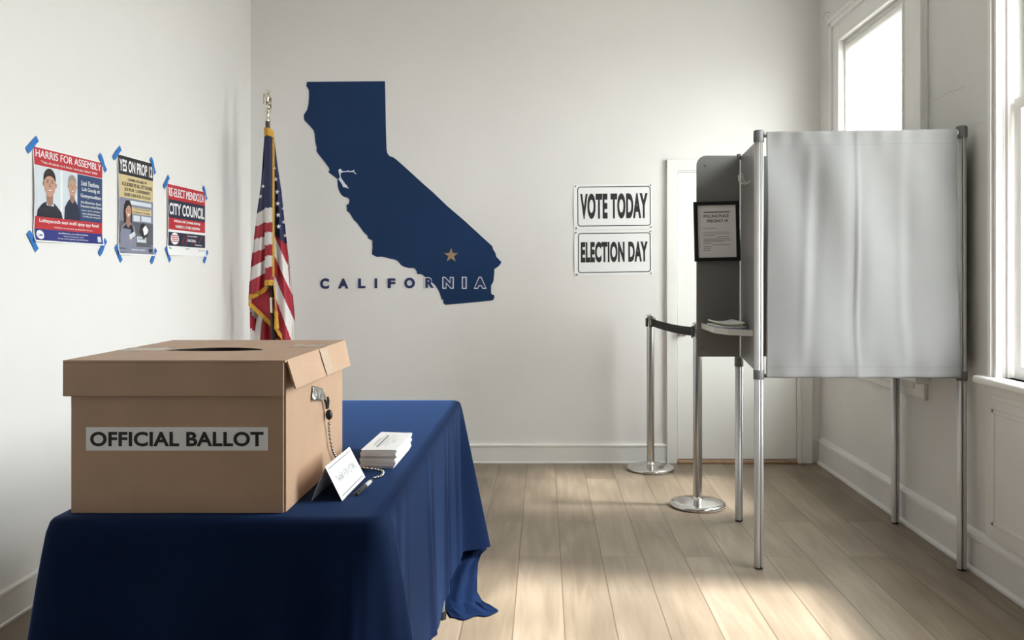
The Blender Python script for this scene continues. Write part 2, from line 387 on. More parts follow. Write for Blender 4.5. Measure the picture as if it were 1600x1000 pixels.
def window(name, y0, y1, z0, z1, apron, cw, cn=None, s0=.10):
    cn = cn or cw
    d = bpy.data.objects.new(name, None); COL.objects.link(d); structure(d); d.location = (XR, (y0+y1)/2, z0)
    mb = MB()
    for a, b in ((y0-cn, y0), (y1, y1+cw)):
        mb.box(XR-.022, XR, a, b, z0-.02, z1+cw)
        o = a if a < y0 else b-.028
        mb.box(XR-.040, XR-.018, o, o+.028, z0-.02, z1+cw)
        i = b-.02 if a < y0 else a
        mb.box(XR-.030, XR-.018, i, i+.02, z0-.02, z1+.02)
    mb.box(XR-.022, XR, y0, y1, z1, z1+cw); mb.box(XR-.040, XR-.018, y0-cn, y1+cw, z1+cw-.03, z1+cw); mb.box(XR-.050, XR, y0-cn-.015, y1+cw+.015, z1+cw, z1+cw+.025)
    mb.box(XR-.030, XR-.018, y0, y1, z1, z1+.02)
    mb.build('window_casing', M['trim'], d, bevel=.004)
    mb = MB()   # jamb stops inside the opening
    for yy, sg in ((y0, 1), (y1, -1)):
        for x0, x1, t in ((.012, s0-.012, .014), (s0+.092, .24, .02)):
            a, b = sorted((yy, yy+sg*t)); mb.box(XR+x0, XR+x1, a, b, z0, z1)
    mb.box(XR+.02, XR+.24, y0, y1, z1-.02, z1)
    mb.build('window_jamb', M['trim'], d)
    mb = MB()
    zm = (z0+z1)/2
    for (xa, xb, za, zb) in ((XR+s0, XR+s0+.045, z0-.002, zm+.02), (XR+s0+.048, XR+s0+.09, zm-.02, z1-.02)):
        ya, yb = y0+.02, y1-.02
        mb.box(xa, xb, ya, ya+.05, za, zb); mb.box(xa, xb, yb-.05, yb, za, zb)
        mb.box(xa, xb, ya+.05, yb-.05, za, za+.055); mb.box(xa, xb, ya+.05, yb-.05, zb-.045, zb)
    sash = mb.build('window_sash', M['trim'], d)
    MB().box(XR+s0+.020, XR+s0+.023, y0+.06, y1-.06, z0+.05, zm-.02).box(XR+s0+.068, XR+s0+.071, y0+.06, y1-.06, zm+.03, z1-.06).build('pane', M['glass'], sash)
    MB().box(XR-.075, XR+.12, y0-cn-.03, y1+cw+.06, z0-.034, z0).build('window_sill', M['trim'], d, bevel=.013, seg=4)
    mb = MB().box(XR-.022, XR, y0-cn, y1+cw, z0-.034-apron, z0-.034)
    mb.box(XR-.030, XR, y0-cw+.006, y1+cw-.006, z0-.075, z0-.034)
    mb.build('window_apron', M['old_trim'], d, bevel=.004)
    return d
window('window_1', *WINDOWS[0], .085, .15, .25)
window('window_2', *WINDOWS[1], .04, .055, s0=.035)
window('fill_window', *WINDOWS[2], .04, .10)  # unseen window added behind the camera for fill light
# panelled dado under the near window
mb = MB(); y0, y1 = 1.7, 3.66
mb.box(XR-.014, XR, y0, y1, .186, .846)
mb.box(XR-.024, XR-.012, y0, 3.62, .782, .846)
for a, b, c, d in ((y0+.08, 3.60, .25, .268), (y0+.08, 3.60, .722, .742), (y0+.08, y0+.10, .25, .742), (3.58, 3.60, .25, .742)): mb.box(XR-.0195, XR-.012, a, b, c, d)
structure(mb.build('trim_1', M['old_trim'], bevel=.004))

# roller shades
def roller_shade(y0, y1, z1, zlow, label, x=.032):
    t = thing('roller_shade', label, 'window shade', (XR+x, (y0+y1)/2, z1-.045))
    MB().tube([(XR+x, y0+.022, z1-.05), (XR+x, y1-.022, z1-.05)], .027, 20).build('roller', M['trim'], t)
    mb = MB().grid(lambda u, v: Vector((XR+x+.02+.004*math.sin(v*5+u*2), y0+.035+(y1-y0-.07)*u, z1-.05-(z1-.05-zlow)*v)), 12, 20)
    mb.build('shade_fabric', M['shade'], t)
    MB().box(XR+x+.012, XR+x+.028, y0+.035, y1-.035, zlow-.02, zlow+.008).build('hem_bar', M['trim'], t, bevel=.004)
roller_shade(4.48, 5.44, 2.80, .95, 'white roller shade drawn down over the window behind the grey curtain')

# ------------------------------------------------------------------ wall art and signs
def on_back(h): return lambda u, v, k: Vector(((u-CX)*(YB-h-k)/F, YB-h-k, H-(v-CY)*(YB-h-k)/F))
CA = [(479.4,128.6),(480,127.8),(601.6,126.8),(602,148),(603,200),(604,234),(605.5,240),(609,244.2),(613,245),(618,248.2),(628.5,257.3),(660,286),(676,300),(699,322),(726,345),(752,369),(769.2,384.6),(770.3,389),(774.4,396),(775.4,401),(783.8,409.8),(779.4,415.8),(774.4,419.2),(772,421),(772.4,424),(771.4,437),(770.4,441),(767.4,446),(767.3,458),(769.4,460.6),(772.4,461),(772.4,465.4),(770,469.2),(766.8,469.8),(740,472.4),(695.8,476.4),(694.6,474.8),(693,474.4),(692.4,468),(689.8,467.8),(689,464),(687,457.4),(683.6,450.8),(678.8,444.4),(671.4,438.6),(664.4,433.6),(660.6,429.6),(657.4,428.2),(652,428.4),(651,424),(648.8,420.4),(645.6,418.6),(639.5,418.8),(632,417),(626.8,414.4),(623,409.4),(619.4,406.4),(614.4,405),(611.8,404.8),(604,402.6),(596.6,401),(588.6,401.4),(584.8,399.4),(581,397),(582,387),(581.8,375.6),(579.4,374.6),(575.4,372.8),(574,368),(568,362.6),(561.4,353.2),(558,348.4),(552.4,343),(547.6,335),(545,331.4),(542,330),(541.8,323),(541.4,320),(544.6,319),(546,314.6),(545.6,311.4),(542,308.4),(540.6,308.6),(536.6,307),(532.6,303.4),(529.4,297),(527.6,290),(527.4,284),(526.6,283.6),(528,280.4),(522,275.6),(514,270),(513,269),(514.6,266.6),(514.4,263),(508,254),(495,237.6),(494.2,234.6),(495,231),(492.6,222),(492,215),(491.4,208),(489.8,203.6),(483.6,196),(476,188.4),(474.6,183),(475.2,178.6),(479,173),(480.2,170.6),(481.2,166),(482,162),(482.8,150),(482.6,141.4),(480.6,137),(478.6,135)]
BAY = [(528.8,280),(531,276.8),(530,272),(529.4,269),(528.8,266),(530,264.2),(532.6,264),(534,266.6),(536,267.6),(541,267.6),(543.8,266),(546,267.4),(548,267.4),(551,266.6),(553.4,265.4),(554.2,266),(552.8,267.4),(555,270),(557,272),(555.6,272.2),(551.4,268.6),(549.6,268.6),(546.4,269),(543.8,268),(541,268.8),(535.4,269),(532.6,270.4),(532,273),(532.4,276.6),(535,281),(538,285),(539.4,287.8),(541.8,289),(542.6,291.6),(545.2,293.8),(543,294.4),(540.4,293),(536,292),(535,289),(531.8,284.2)]
f1 = on_back(.0004)
mp_ = tag(MB().poly([CA], f1, 0, 0, .0022).build('state_map_decal', M['navy_vinyl']), 'large navy blue state outline decal with a tan star on the back wall', 'wall decal')
MB().poly([BAY], f1, 0, .0026).build('bay_outline', M['white_vinyl'], mp_)
MB().poly([[(704.9+(p[0]-704.9), 399+(p[1])) for p in star_pts(704.9, 0, 11.8, -90, .40)]], f1, 0, .0022, .0034).build('star', M['gold_vinyl'], mp_)
LET = [('C',500.2,514.2,434.8,451.4),('A',528.3,544.5,435.2,450.8),('L',559.7,571,435.2,450.4),('I',585.3,589.3,435,450.4),('F',605.6,617.8,435,450.2),('O',631.6,648.4,433.8,450.6),('R',664.4,678,434.4,449.8),('N',692.8,707.4,434.2,449.6),('I',723.2,727.6,434,449.8),('A',742,758.6,434,449.8)]
lt = thing('wall_lettering', 'spaced navy capital letters spelling CALIFORNIA across the map decal', 'lettering', f1(630, 443, 0))
for i, (ch, a, b, c, d) in enumerate(LET):
    mb = MB(); put_text(mb, ch, a, b, d, c, f1, .0036, 0, .05 if ch != 'I' else .035); le = mb.build('letter', M['letter_navy'], lt)
    if i >= 6:
        ol = MB(); put_text(ol, ch, a-1.6, b+1.6, d+1.5, c-1.5, f1, .0029, 0, .10 if ch != 'I' else .035); ol.build('letter_outline', M['white_vinyl'], le)

def corner_map(tl, tr, br, bl, fn3):
    """bilinear map from (u,v) in 0..1 (v down) to measured corners"""
    def g(u, v, k):
        x = (tl[0]*(1-u)+tr[0]*u)*(1-v)+(bl[0]*(1-u)+br[0]*u)*v; y = (tl[1]*(1-u)+tr[1]*u)*(1-v)+(bl[1]*(1-u)+br[1]*u)*v
        return fn3(x, y, k)
    return g
def wall_sign(text, tl, tr, br, bl, tv, label):
    g0 = corner_map(tl, tr, br, bl, on_back(.001))
    def g(u, v, k): return g0(u, v, k+.005*(max(0, .044-u)/.044)**2*math.sin(math.pi*v))
    base = g(.5, .5, 0)
    mb = MB().grid(lambda u, v: g(u, v, .0004), 24, 12)
    sg = mb.build('wall_sign', M['paper']); tag(sg, label, 'sign')
    mb = MB(); W_, H_ = tr[0]-tl[0], bl[1]-tl[1]
    def q(u, v, k): return g(u/W_, v/H_, k)
    u0, u1, v0, v1 = 5.6, W_-2.6, 3.2, H_-4.6
    mb.poly([rrect(u0, u1, v0, v1, 4.6), rrect(u0+1.3, u1-1.3, v0+1.3, v1-1.3, 3.4)], q, 0, .0010)
    put_text(mb, text, u0+4.4, u1-4.6, tv[1], tv[0], q, .0010, 0, .050)
    mb.build('sign_lettering', M['ink'], sg)
    for u, v in ((.022, .035), (.978, .03), (.03, .97), (.978, .965)):
        p = g(u, v, .0006); MB().tube([p, p+Vector((0, -.006, 0))], [.006, .004], 10).build('pushpin', M['pin'], sg)
wall_sign('VOTE TODAY', (896.4,288.6), (1019,287.2), (1019.6,357.2), (896.8,358.6), (14.0, 54), 'white sign reading VOTE TODAY pinned to the back wall')
wall_sign('ELECTION DAY', (897.4,361.2), (1019,359.8), (1019.8,429.4), (897.6,431.4), (17.0, 49.5), 'white sign reading ELECTION DAY pinned below the other sign')

# posters on the left wall: u runs into the room (+y), v down
def poster(y0, y1, z1, z0, draw, mats, label, tapes, curl=.012, name='poster'):
    W_, H_ = y1-y0, z1-z0
    def g(u, v, k):
        b = curl*(max(0, v-.87)/.13)**2*(.5+.5*math.cos(u*5)) + .008*max(0, 1-u*14)*math.sin(v*3.1)
        return Vector((XL+.002+abs(b)+k, y0+W_*u, z1-H_*v))
    mb = MB().grid(lambda u, v: g(u, v, 0), 30, 24, 0)
    layer = [0]
    def rect(u0, u1, v0, v1, m, k=.0005):
        mb.grid(lambda a, b: g(u0+(u1-u0)*a, v0+(v1-v0)*b, k), 24, 10, m)
    def pol(pts, m, k=.001): mb.poly([pts], g, m, k)
    def txt(s, u0, u1, v0, v1, m, bold=.02, k=.0013): put_text(mb, s, u0, u1, v1, v0, g, k, m, bold)
    draw(rect, pol, txt)
    p = mb.build(name, mats); tag(p, label, 'poster')
    for (u, v, ang) in tapes:
        c = g(min(.97, max(.03, u)), min(.97, max(.03, v)), 0); c = Vector((c.x, y0+W_*u, z1-H_*v))
        a = R(ang); d = Vector((0, math.cos(a), math.sin(a))); n = Vector((0, -math.sin(a), math.cos(a))); L_, w_ = .046, .0135
        tb = MB()
        tb.grid(lambda s, t: Vector((XL+.0035+.002*math.sin(s*6), 0, 0))+Vector((0, c.y, c.z))+d*(s-.5)*2*L_+n*(t-.5)*2*w_, 6, 2, 0)
        tb.build('tape_strip', M['tape'], p)
W0, RED, BLU, TEAL, PALE, SKIN, HAIR, SUIT, SHIRT, GH, POLO, DK, CRM, LIL, FLI, SKD = range(16)
PM = [M[k] for k in ('paper','red','blue','teal','pale','skin','hair','suit','shirt','grey_hair','polo','dark_ink','cream','lilac','floor_ink','skin_dark')]
def bust(pol, cx, cy, rx, ry, b, wid, hair, coat, inner):
    sh = cy+ry*1.55
    pol([(cx-wid,b),(cx-wid*.93,sh+.07),(cx-wid*.55,sh),(cx-rx*.55,sh-.03),(cx+rx*.55,sh-.03),(cx+wid*.55,sh+.01),(cx+wid*.9,sh+.07),(cx+wid,b)], coat, .0010)
    pol([(cx-rx*.62,sh-.035),(cx+rx*.62,sh-.035),(cx+rx*.75,b),(cx-rx*.05,b)], inner, .0012)
    pol([(cx-rx*.55,cy+ry*.6),(cx+rx*.55,cy+ry*.6),(cx+rx*.5,sh-.01),(cx,sh+.02),(cx-rx*.5,sh-.01)], SKD, .0014)
    pol(ell(cx-rx*.03, cy-ry*.30, rx*.98, ry*.72), hair, .0015)
    for q in (-1, 1): pol(ell(cx+q*rx*.97, cy+ry*.12, rx*.16, ry*.17, 10), SKD, .0014)
    pol([(cx+rx*.93*math.cos(R(a)), cy+ry*.08+ry*.92*math.sin(R(a))*(1 if math.sin(R(a)) > 0 else .62)) for a in range(0, 360, 15)], SKIN, .0017)
    for q in (-.38, .38):
        pol(ell(cx+q*rx, cy-ry*.02, rx*.14, ry*.045, 8), HAIR, .0019)
        pol([(cx+q*rx-rx*.22,cy-ry*.19),(cx+q*rx+rx*.22,cy-ry*.19),(cx+q*rx+rx*.22,cy-ry*.14),(cx+q*rx-rx*.22,cy-ry*.14)], hair, .0019)
    pol([(cx-rx*.06,cy+ry*.02),(cx+rx*.08,cy+ry*.02),(cx+rx*.17,cy+ry*.32),(cx-rx*.17,cy+ry*.32)], SKD, .0018)
    pol(ell(cx, cy+ry*.56, rx*.34, ry*.085, 12), SKD, .0018)
    pol(ell(cx, cy+ry*.54, rx*.26, ry*.045, 12), W0, .0020)
def d1(rect, pol, txt):
    rect(.01,.985,.015,.20,RED); txt('HARRIS FOR ASSEMBLY',.03,.965,.035,.115,W0,.012); txt('"Yoko, elt edecks. oy d. Ibools / corrorsk) / Ibilawt" 24000',.10,.90,.143,.178,W0,.01)
    rect(.015,.60,.205,.735,PALE); rect(.36,.385,.205,.735,W0,.0008); rect(.60,.985,.205,.735,TEAL)
    bust(pol,.215,.365,.082,.15,.735,.175,HAIR,SUIT,SHIRT); bust(pol,.525,.35,.060,.118,.735,.115,GH,POLO,POLO)
    for s,a,b,c,d in (('Lisek Tinedoma',.655,.93,.27,.325),('Lolt Goodg elt',.665,.945,.345,.40),('Gantrymooditers',.645,.965,.42,.475),('Aula dilkontdt laus. Noodt',.645,.96,.50,.53),('Terecurents omittes Pietisse',.64,.97,.545,.575),('Eouin Alttre anfelopt',.66,.95,.60,.622),('doto dl lisartdoroms',.67,.95,.635,.657),('Fo ellte pilo timatero',.68,.95,.67,.692)): txt(s,a,b,c,d,W0,.012)
    rect(.012,.985,.735,.865,RED); txt('Lofteyacoch oon tralli ayuy eyy food',.08,.92,.755,.805,W0,.015); txt('A Dalaxts mumtod dr eg sloopelitti donsne.',.27,.83,.828,.848,W0,.005)
    rect(.012,.985,.865,.985,BLU); pol(ell(.085,.925,.05,.047),W0); txt('2ea',.055,.115,.91,.94,BLU,.03,.0016)
    txt('doosPPatontton, hore RBH Obn Biedb',.33,.76,.885,.905,W0,.005); txt('Salataete The pordit. noors.',.40,.70,.918,.934,W0,.005); txt('Brosin sonart ppeerat ege btpatinoes',.32,.76,.945,.963,W0,.005)
    rect(.905,.96,.90,.965,PALE,.0008)
def d2(rect, pol, txt):
    rect(.015,.985,.01,.195,DK); txt('YES ON PROP 12',.05,.96,.045,.165,W0,.03)
    rect(.02,.985,.195,.425,CRM)
    for s,a,b,c,d in (('CORNIEL YES 360EL YIV',.27,.80,.225,.25),('KOLIDIIEB VE SILI. EITI EICNISI',.12,.95,.268,.305),('SOI ROIE  L-OIDIIEINIETI.',.18,.90,.322,.355),('IEUEII CIEIB-KOL ICI EI LUI',.18,.90,.375,.405)): txt(s,a,b,c,d,DK,.02)
    rect(.02,.985,.425,.985,LIL); rect(.02,.985,.66,.985,FLI,.0007)
    rect(.34,.93,.445,.485,PALE,.0008); rect(.38,.93,.51,.575,CRM,.0009); txt('Y Oyooen ool Fesndto',.42,.88,.515,.535,DK,.005); txt('Dotdimeric / Deciltens',.42,.90,.545,.565,DK,.005)
    rect(.42,.60,.59,.65,PALE,.0009); rect(.64,.92,.59,.645,PALE,.0009)
    pol([(.15,.60),(.17,.50),(.22,.45),(.30,.445),(.36,.48),(.385,.56),(.38,.66),(.34,.73),(.18,.73)],HAIR,.0011)
    pol([(.07,.92),(.06,.80),(.12,.705),(.24,.665),(.34,.665),(.46,.72),(.50,.82),(.49,.92)],LIL,.0012)
    pol([(.14,.91),(.15,.72),(.22,.69),(.38,.69),(.42,.74),(.41,.90)],SUIT,.0014)
    pol([(.23,.60),(.33,.60),(.34,.69),(.28,.73),(.22,.69)],SKD,.0015)
    pol(ell(.283,.555,.075,.068),SKIN,.0016)
    pol([(.205,.55),(.21,.49),(.26,.465),(.31,.465),(.355,.49),(.36,.53),(.30,.495),(.25,.51)],HAIR,.0018)
    pol([(.12,.84),(.16,.815),(.33,.835),(.37,.865),(.33,.895),(.14,.90)],SKIN,.0018)
    pol([(.30,.80),(.44,.755),(.47,.79),(.34,.845)],PALE,.0017)
    for q in (.255,.312): pol(ell(q,.548,.012,.006,8),HAIR,.0019)
    pol(ell(.285,.592,.026,.008,10),W0,.0019)
    pol([(.58,.76),(.62,.67),(.72,.66),(.80,.72),(.83,.79),(.70,.83)],DK,.0011); pol([(.68,.72),(.76,.68),(.84,.73),(.80,.77),(.72,.79)],W0,.0013)
    rect(.52,.78,.805,.865,PALE,.0009); txt('Bonilentarte',.55,.75,.815,.835,DK,.005); rect(.02,.985,.91,.985,LIL,.0008); txt('IMMPINIOBB, CAVLEBONEIS',.36,.74,.935,.955,W0,.005)
    rect(.85,.95,.925,.965,DK,.0009)
def d3(rect, pol, txt):
    rect(.01,.985,.01,.22,RED); txt('RE-ELECT MENDOZA',.035,.95,.055,.175,W0,.03)
    rect(.015,.985,.22,.475,POLO); txt('CITY COUNCIL',.05,.955,.265,.43,W0,.03)
    rect(.02,.985,.475,.64,RED); txt('EMIILINO IMIT J MENIBI IIRIMUIJI',.17,.84,.50,.54,W0,.03); txt('VAIIIUIM E.I. TI MIIIO II IIOMMIN',.20,.83,.57,.61,W0,.03)
    rect(.02,.985,.675,.87,POLO); pol(ell(.19,.765,.10,.085),W0); 
    for k in range(4): rect(.11,.27,.715+k*.027,.728+k*.027,RED,.0016)
    txt('Preoeyis PIOID',.50,.76,.70,.725,W0,.02); txt('UNCIBBIL.',.50,.74,.755,.795,W0,.03); txt('tssoaoois.',.70,.90,.82,.845,W0,.01)
    for a,b in (((.36,.83),(.42,.72)),((.44,.84),(.52,.70)),((.60,.84),(.68,.74)),((.80,.80),(.88,.70))):
        pol([a,(a[0]+.012,a[1]),(b[0]+.012,b[1]),b],RED,.0014)
    txt('lb',.05,.10,.885,.91,DK,.01); rect(.46,.56,.895,.905,FLI); txt('Soiehlelis Cabmelenis',.80,.97,.905,.92,FLI,.005)
poster(3.375, 3.915, 1.825, 1.442, d1, PM, 'red and blue assembly campaign poster with two smiling men', [(-.005,.0,40),(.99,.01,-50),(.0,1.0,-50),(.99,1.02,48)])
poster(4.045, 4.42, 1.885, 1.403, d2, PM, 'narrow black and cream YES ON PROP 12 poster with a woman', [(-.01,.0,40),(.98,.03,-55),(.03,.99,-52),(1.0,1.0,50)])
poster(4.575, 5.10, 1.80, 1.412, d3, PM, 'red and navy CITY COUNCIL poster nearest the corner flag', [(-.01,-.01,45),(.98,.02,-52),(.03,.99,-52),(1.0,1.0,48)])

# ------------------------------------------------------------------ flag in the corner
FD = 5.36
fl = thing('american_flag', 'American flag with gold fringe hanging from a dark pole in the corner', 'flag', (px(427, 0, FD).x, FD+.06, 0))
def fp(x, y, dd): return px(x, y, FD+dd)
mb = MB(); c0 = Vector((px(427, 0, FD).x, FD+.06, 0))
mb.lathe(c0, [(.17, 0), (.17, .018), (.15, .03), (.06, .05), (.035, .075), (.03, .12), (.02, .13)], 32)
mb.build('flag_base', M['gold'], fl)
ptop = fp(418, 187, .045)
pole = MB().tube([c0+Vector((0, 0, .1)), ptop], .0135, 16).build('pole', M['dark_wood'], fl)
def on_pole(z): t = (z-.1)/(ptop.z-.1); return (c0+Vector((0, 0, .1))).lerp(ptop, t)
za, zb = H-(465-CY)*FD/F, H-(489-CY)*FD/F
MB().tube([on_pole(za), on_pole(zb)], .0158, 16).build('ferrule', M['gold'], pole)
# eagle
mb = MB(); e0 = ptop
mb.lathe(e0, [(.016, -.01), (.017, .0), (.013, .012), (.015, .045), (.019, .05), (.019, .056), (.012, .062), (.012, .068)], 20)
mb.ball(e0+Vector((.002, 0, .080)), .018, n=16)
bz = e0+Vector((-.004, 0, .135))
mb.ball(bz, .021, sc=(.9, .85, 2.0), n=16, M4=Matrix.Rotation(R(8), 4, 'Y'))
mb.ball(e0+Vector((.002, -.004, .175)), .013, sc=(1.05, .95, 1.0), n=12)
mb.tube([e0+Vector((.010, -.006, .176)), e0+Vector((.022, -.012, .172)), e0+Vector((.024, -.013, .166))], [.006, .004, .001], 8)
for sx, zz, dn in ((-1, .150, .062), (1, .128, .085)):
    def wing(u, v, sx=sx, zz=zz, dn=dn):
        return e0+Vector((sx*(.010+.015*u), .012-.020*u, zz+.014*math.sin(u*2.2)-dn*v*(.55+.45*u)))
    mb.grid(wing, 6, 8)
    mb.grid(lambda u, v: wing(u, v)+Vector((0, .005, 0)), 6, 8)
mb.add([e0+Vector((-.014, .01, .10)), e0+Vector((.012, .01, .10)), e0+Vector((.010, .02, .075)), e0+Vector((-.014, .02, .075))], [(0, 1, 2, 3)])
mb.build('finial', M['gold'], fl)
# cloth panels (measured outlines at their own depth), stripes as material slots
FM = [M['flag_blue'], M['flag_red'], M['flag_white']]
cl = MB(); FRS = [MB() for _ in range(6)]; fr = FRS[0]
def panel(le, re, bl, br, cols, depth, nu=14, nv=120, y0l=0, y0r=0, y1l=0, y1r=0):
    """le/re: tables y->x of the side edges; bl/br: stripe boundaries at the sides; depth(u, t)"""
    def f(u, v):
        yl = y0l+(y1l-y0l)*v; yr = y0r+(y1r-y0r)*v; y = yl+(yr-yl)*u
        return fp(interp(le, yl)*(1-u)+interp(re, yr)*u, y, depth(u, v))
    def mf(u, v):
        yl = y0l+(y1l-y0l)*v; yr = y0r+(y1r-y0r)*v; y = yl+(yr-yl)*u; k = 0
        for i in range(len(bl)):
            if y > bl[i]+(br[i]-bl[i])*u: k = i+1
        return cols[min(k, len(cols)-1)]
    cl.grid(f, nu, nv, 0, True, mf)
def edge_fringe(pts, dn, amp=0.0):
    fr = FRS[edge_fringe.k]; edge_fringe.k += 1
    n = len(pts)
    for (a, b) in zip(pts, pts[1:]):
        k = max(2, int((b-a).length/.006))
        for i in range(k):
            p, q = a.lerp(b, i/k), a.lerp(b, (i+1)/k); m = p.lerp(q, .5)
            d = Vector(dn)*random.uniform(.85, 1.1); o = Vector((0, -.004, 0))
            fr.add([p, q, q+d*.93+o, m+d+o*1.5, p+d*.93+o], [(0, 1, 2, 3, 4)], 0)
BL_, RD_, WH_ = 0, 1, 2
edge_fringe.k = 0
# centre fold
panel([(200,413),(330,413),(445,414.6)], [(200,426),(330,427),(445,428.4)], [325,348,363,383,400,418], [324,347,362,382,399,417], [BL_,WH_,RD_,WH_,RD_,WH_,RD_], lambda u, v: -.02*math.sin(math.pi*u)-.01, y0l=203, y0r=210, y1l=440, y1r=440)
edge_fringe([fp(413.6, 438, -.018), fp(421, 437, -.034), fp(428.6, 438, -.02)], (0, 0, -.040))
# side fold towards the left wall
panel([(205,413),(260,412.6),(300,406),(335,401),(370,397),(415,392),(450,389),(475,388)], [(205,414),(330,415.5),(450,417)], [333,354,374,395,417,440], [325,347,369,387.6,406,425.7], [BL_,WH_,RD_,WH_,RD_,WH_,RD_], lambda u, v: .05-.05*u+.03*math.sin(u*7+v*2)*v, y0l=205, y0r=203, y1l=463, y1r=448, nu=20)
edge_fringe([fp(388.4, 461, .05), fp(396, 457, .03), fp(406, 453, .035), fp(417, 446, .0)], (0, 0, -.038))
# inner layers turned back under it
panel([(440,389),(480,389),(508,420)], [(440,424),(520,424)], [446,470,505], [452,492,520], [WH_,RD_,RD_], lambda u, v: .075-.02*u, y0l=440, y0r=446, y1l=474, y1r=506, nv=60)
edge_fringe([fp(388.4, 469, .04), fp(398, 478, .045), fp(410, 489, .045), fp(423, 502, .05)], (0, 0, -.036))
panel([(440,397),(480,396.5),(600,396)], [(440,426),(600,426)], [380,440,640], [520,640,800], [WH_,RD_,RD_], lambda u, v: .10+.012*math.sin(u*9), y0l=470, y0r=470, y1l=600, y1r=600, nv=60)
panel([(440,402),(480,403),(520,398),(600,395)], [(440,418),(485,420),(533,409),(600,406)], [], [], [WH_], lambda u, v: .092+.01*math.sin(u*9), y0l=484, y0r=484, y1l=600, y1r=600, nv=30)
# side fold towards the map
panel([(215,427),(430,429),(520,429)], [(215,427.5),(250,432.5),(300,440),(350,445),(390,449.5),(420,453),(460,457.5),(500,461),(600,462)], [367,367.5,399,431,461,500], [383,421,462,503,548,590], [BL_,RD_,WH_,RD_,WH_,RD_,RD_], lambda u, v: .0+.05*u+.022*math.sin(u*8+.5)*min(1, v*2), y0l=213, y0r=215, y1l=512, y1r=560, nu=36, nv=200)
edge_fringe([fp(429, 505, .0), fp(436, 516, .0), fp(444, 528, .02), fp(452, 541, .03), fp(461, 556, .05)], (0, 0, -.036))
# back of the bunch, closing it round the pole
panel([(205,413.5),(300,407),(415,393),(470,390),(600,392)], [(205,427),(300,439),(420,452),(600,461)], [330,352,372,393,415,438,462,486,510,534,560], [382,421,462,500,530,555,570,580,590,600,610], [BL_,WH_,RD_,WH_,RD_,WH_,RD_,WH_,RD_,WH_,RD_,WH_], lambda u, v: .06+.10*math.sin(math.pi*u)*min(1, .25+v), y0l=206, y0r=208, y1l=590, y1r=590, nu=20)
for (x, y, r, dd) in ((429.4,263,2.4,.0),(430.6,280,4.2,.008),(432.8,300,4.2,.008),(433.9,318,4.3,.006),(434.6,336,4.3,.004),(442.2,326,3.0,.04),(443.4,347,3.8,.035),(435.4,354,4.3,.003),(445.4,368,3.4,.035),(411,291,3.4,.0),(406.6,307,4.0,.018)):
    sgn = star_pts(0, 0, r, random.uniform(80, 100))
    cl.poly([[(x+a*.92, y-b) for a, b in sgn]], lambda u, v, k, dd=dd: fp(u, v, dd-.030+k), WH_, 0)
cloth = cl.build('flag_cloth', FM, fl)
# heading wrap and edging cord
edge_fringe([fp(412.2, 199, -.014), fp(418, 199, -.034), fp(427.5, 204, -.014)], (.004, 0, -.055))
vt = [fp(427.2, y, -.032) for y in range(216, 434, 6)]
fr = FRS[5]
for a, b in zip(vt, vt[1:]): fr.add([a+Vector((-.006, 0, 0)), a+Vector((.006, .004, 0)), b+Vector((.006, .004, 0)), b+Vector((-.006, 0, 0))], [(0, 1, 2, 3)])
for q in FRS[:5]: q.build('fringe', M['fringe'], cloth)
FRS[5].build('edging', M['fringe'], cloth)
t0 = fp(431.5, 486, -.02)
MB().tube([fp(427, 440, -.03), fp(430, 465, -.028), t0], .004, 8).tube([t0, t0+Vector((0, 0, -.02)), t0+Vector((.001, 0, -.035)), t0+Vector((.003, 0, -.11))], [.008, .013, .011, .016], 12).build('tassel', M['fringe'], cloth)

# ------------------------------------------------------------------ belt stanchions
def stanchion(x, y, label):
    t = thing('belt_stanchion', label, 'stanchion', (x, y, 0), 'chrome belt stanchions')
    c = Vector((x, y, 0))
    MB().lathe(c, [(.150, 0), (.157, .003), (.157, .016), (.153, .021), (.120, .029), (.040, .037), (.030, .040), (.026, .055)], 48).build('base', M['chrome'], t)
    MB().lathe(c, [(.0255, .05), (.0255, .955)], 28).build('pole', M['steel'], t)
    hd = MB().lathe(c, [(.0265, .945), (.0265, 1.022), (.028, 1.024), (.028, 1.032), (.024, 1.036)], 28).build('post_head', M['chrome'], t)
    mb = MB()
    for a in (0, 90, 180, 270):
        m4 = Matrix.Translation(c) @ Matrix.Rotation(R(a+20), 4, 'Z')
        mb.box(.022, .033, -.010, .010, .955, 1.012, 0, m4)
    mb.build('belt_slot', M['black'], hd, bevel=.002)
    return t
SA, SB = (.712, 5.69), (.868, 4.81)
sa = stanchion(*SA, 'chrome belt stanchion standing against the back wall baseboard')
sb = bpy.data.objects.new('belt_stanchion', None); COL.objects.link(sb); sb.location = (*SB, 0)
for k in ('label', 'category', 'group'): sb[k] = sa[k]
sb['label'] = 'chrome belt stanchion partly hidden behind the grey booth panel'
for ch in list(sa.children):
    c = ch.copy(); COL.objects.link(c); c.parent = sb
    for g in list(ch.children): d = g.copy(); COL.objects.link(d); d.parent = c
a = Vector((SA[0]+.010, SA[1]-.034, 0)); b = Vector((SB[0]-.014, SB[1]+.042, 0))
def belt(u, v):
    p = a.lerp(b, u); z = 1.008-.05*v-.008*math.sin(math.pi*u)-.003*u
    return Vector((p.x, p.y, z))
MB().grid(belt, 24, 2).box(b.x-.012, b.x+.012, b.y-.004, b.y+.010, .945, 1.012).build('belt', M['belt'], sa, solid=.002)

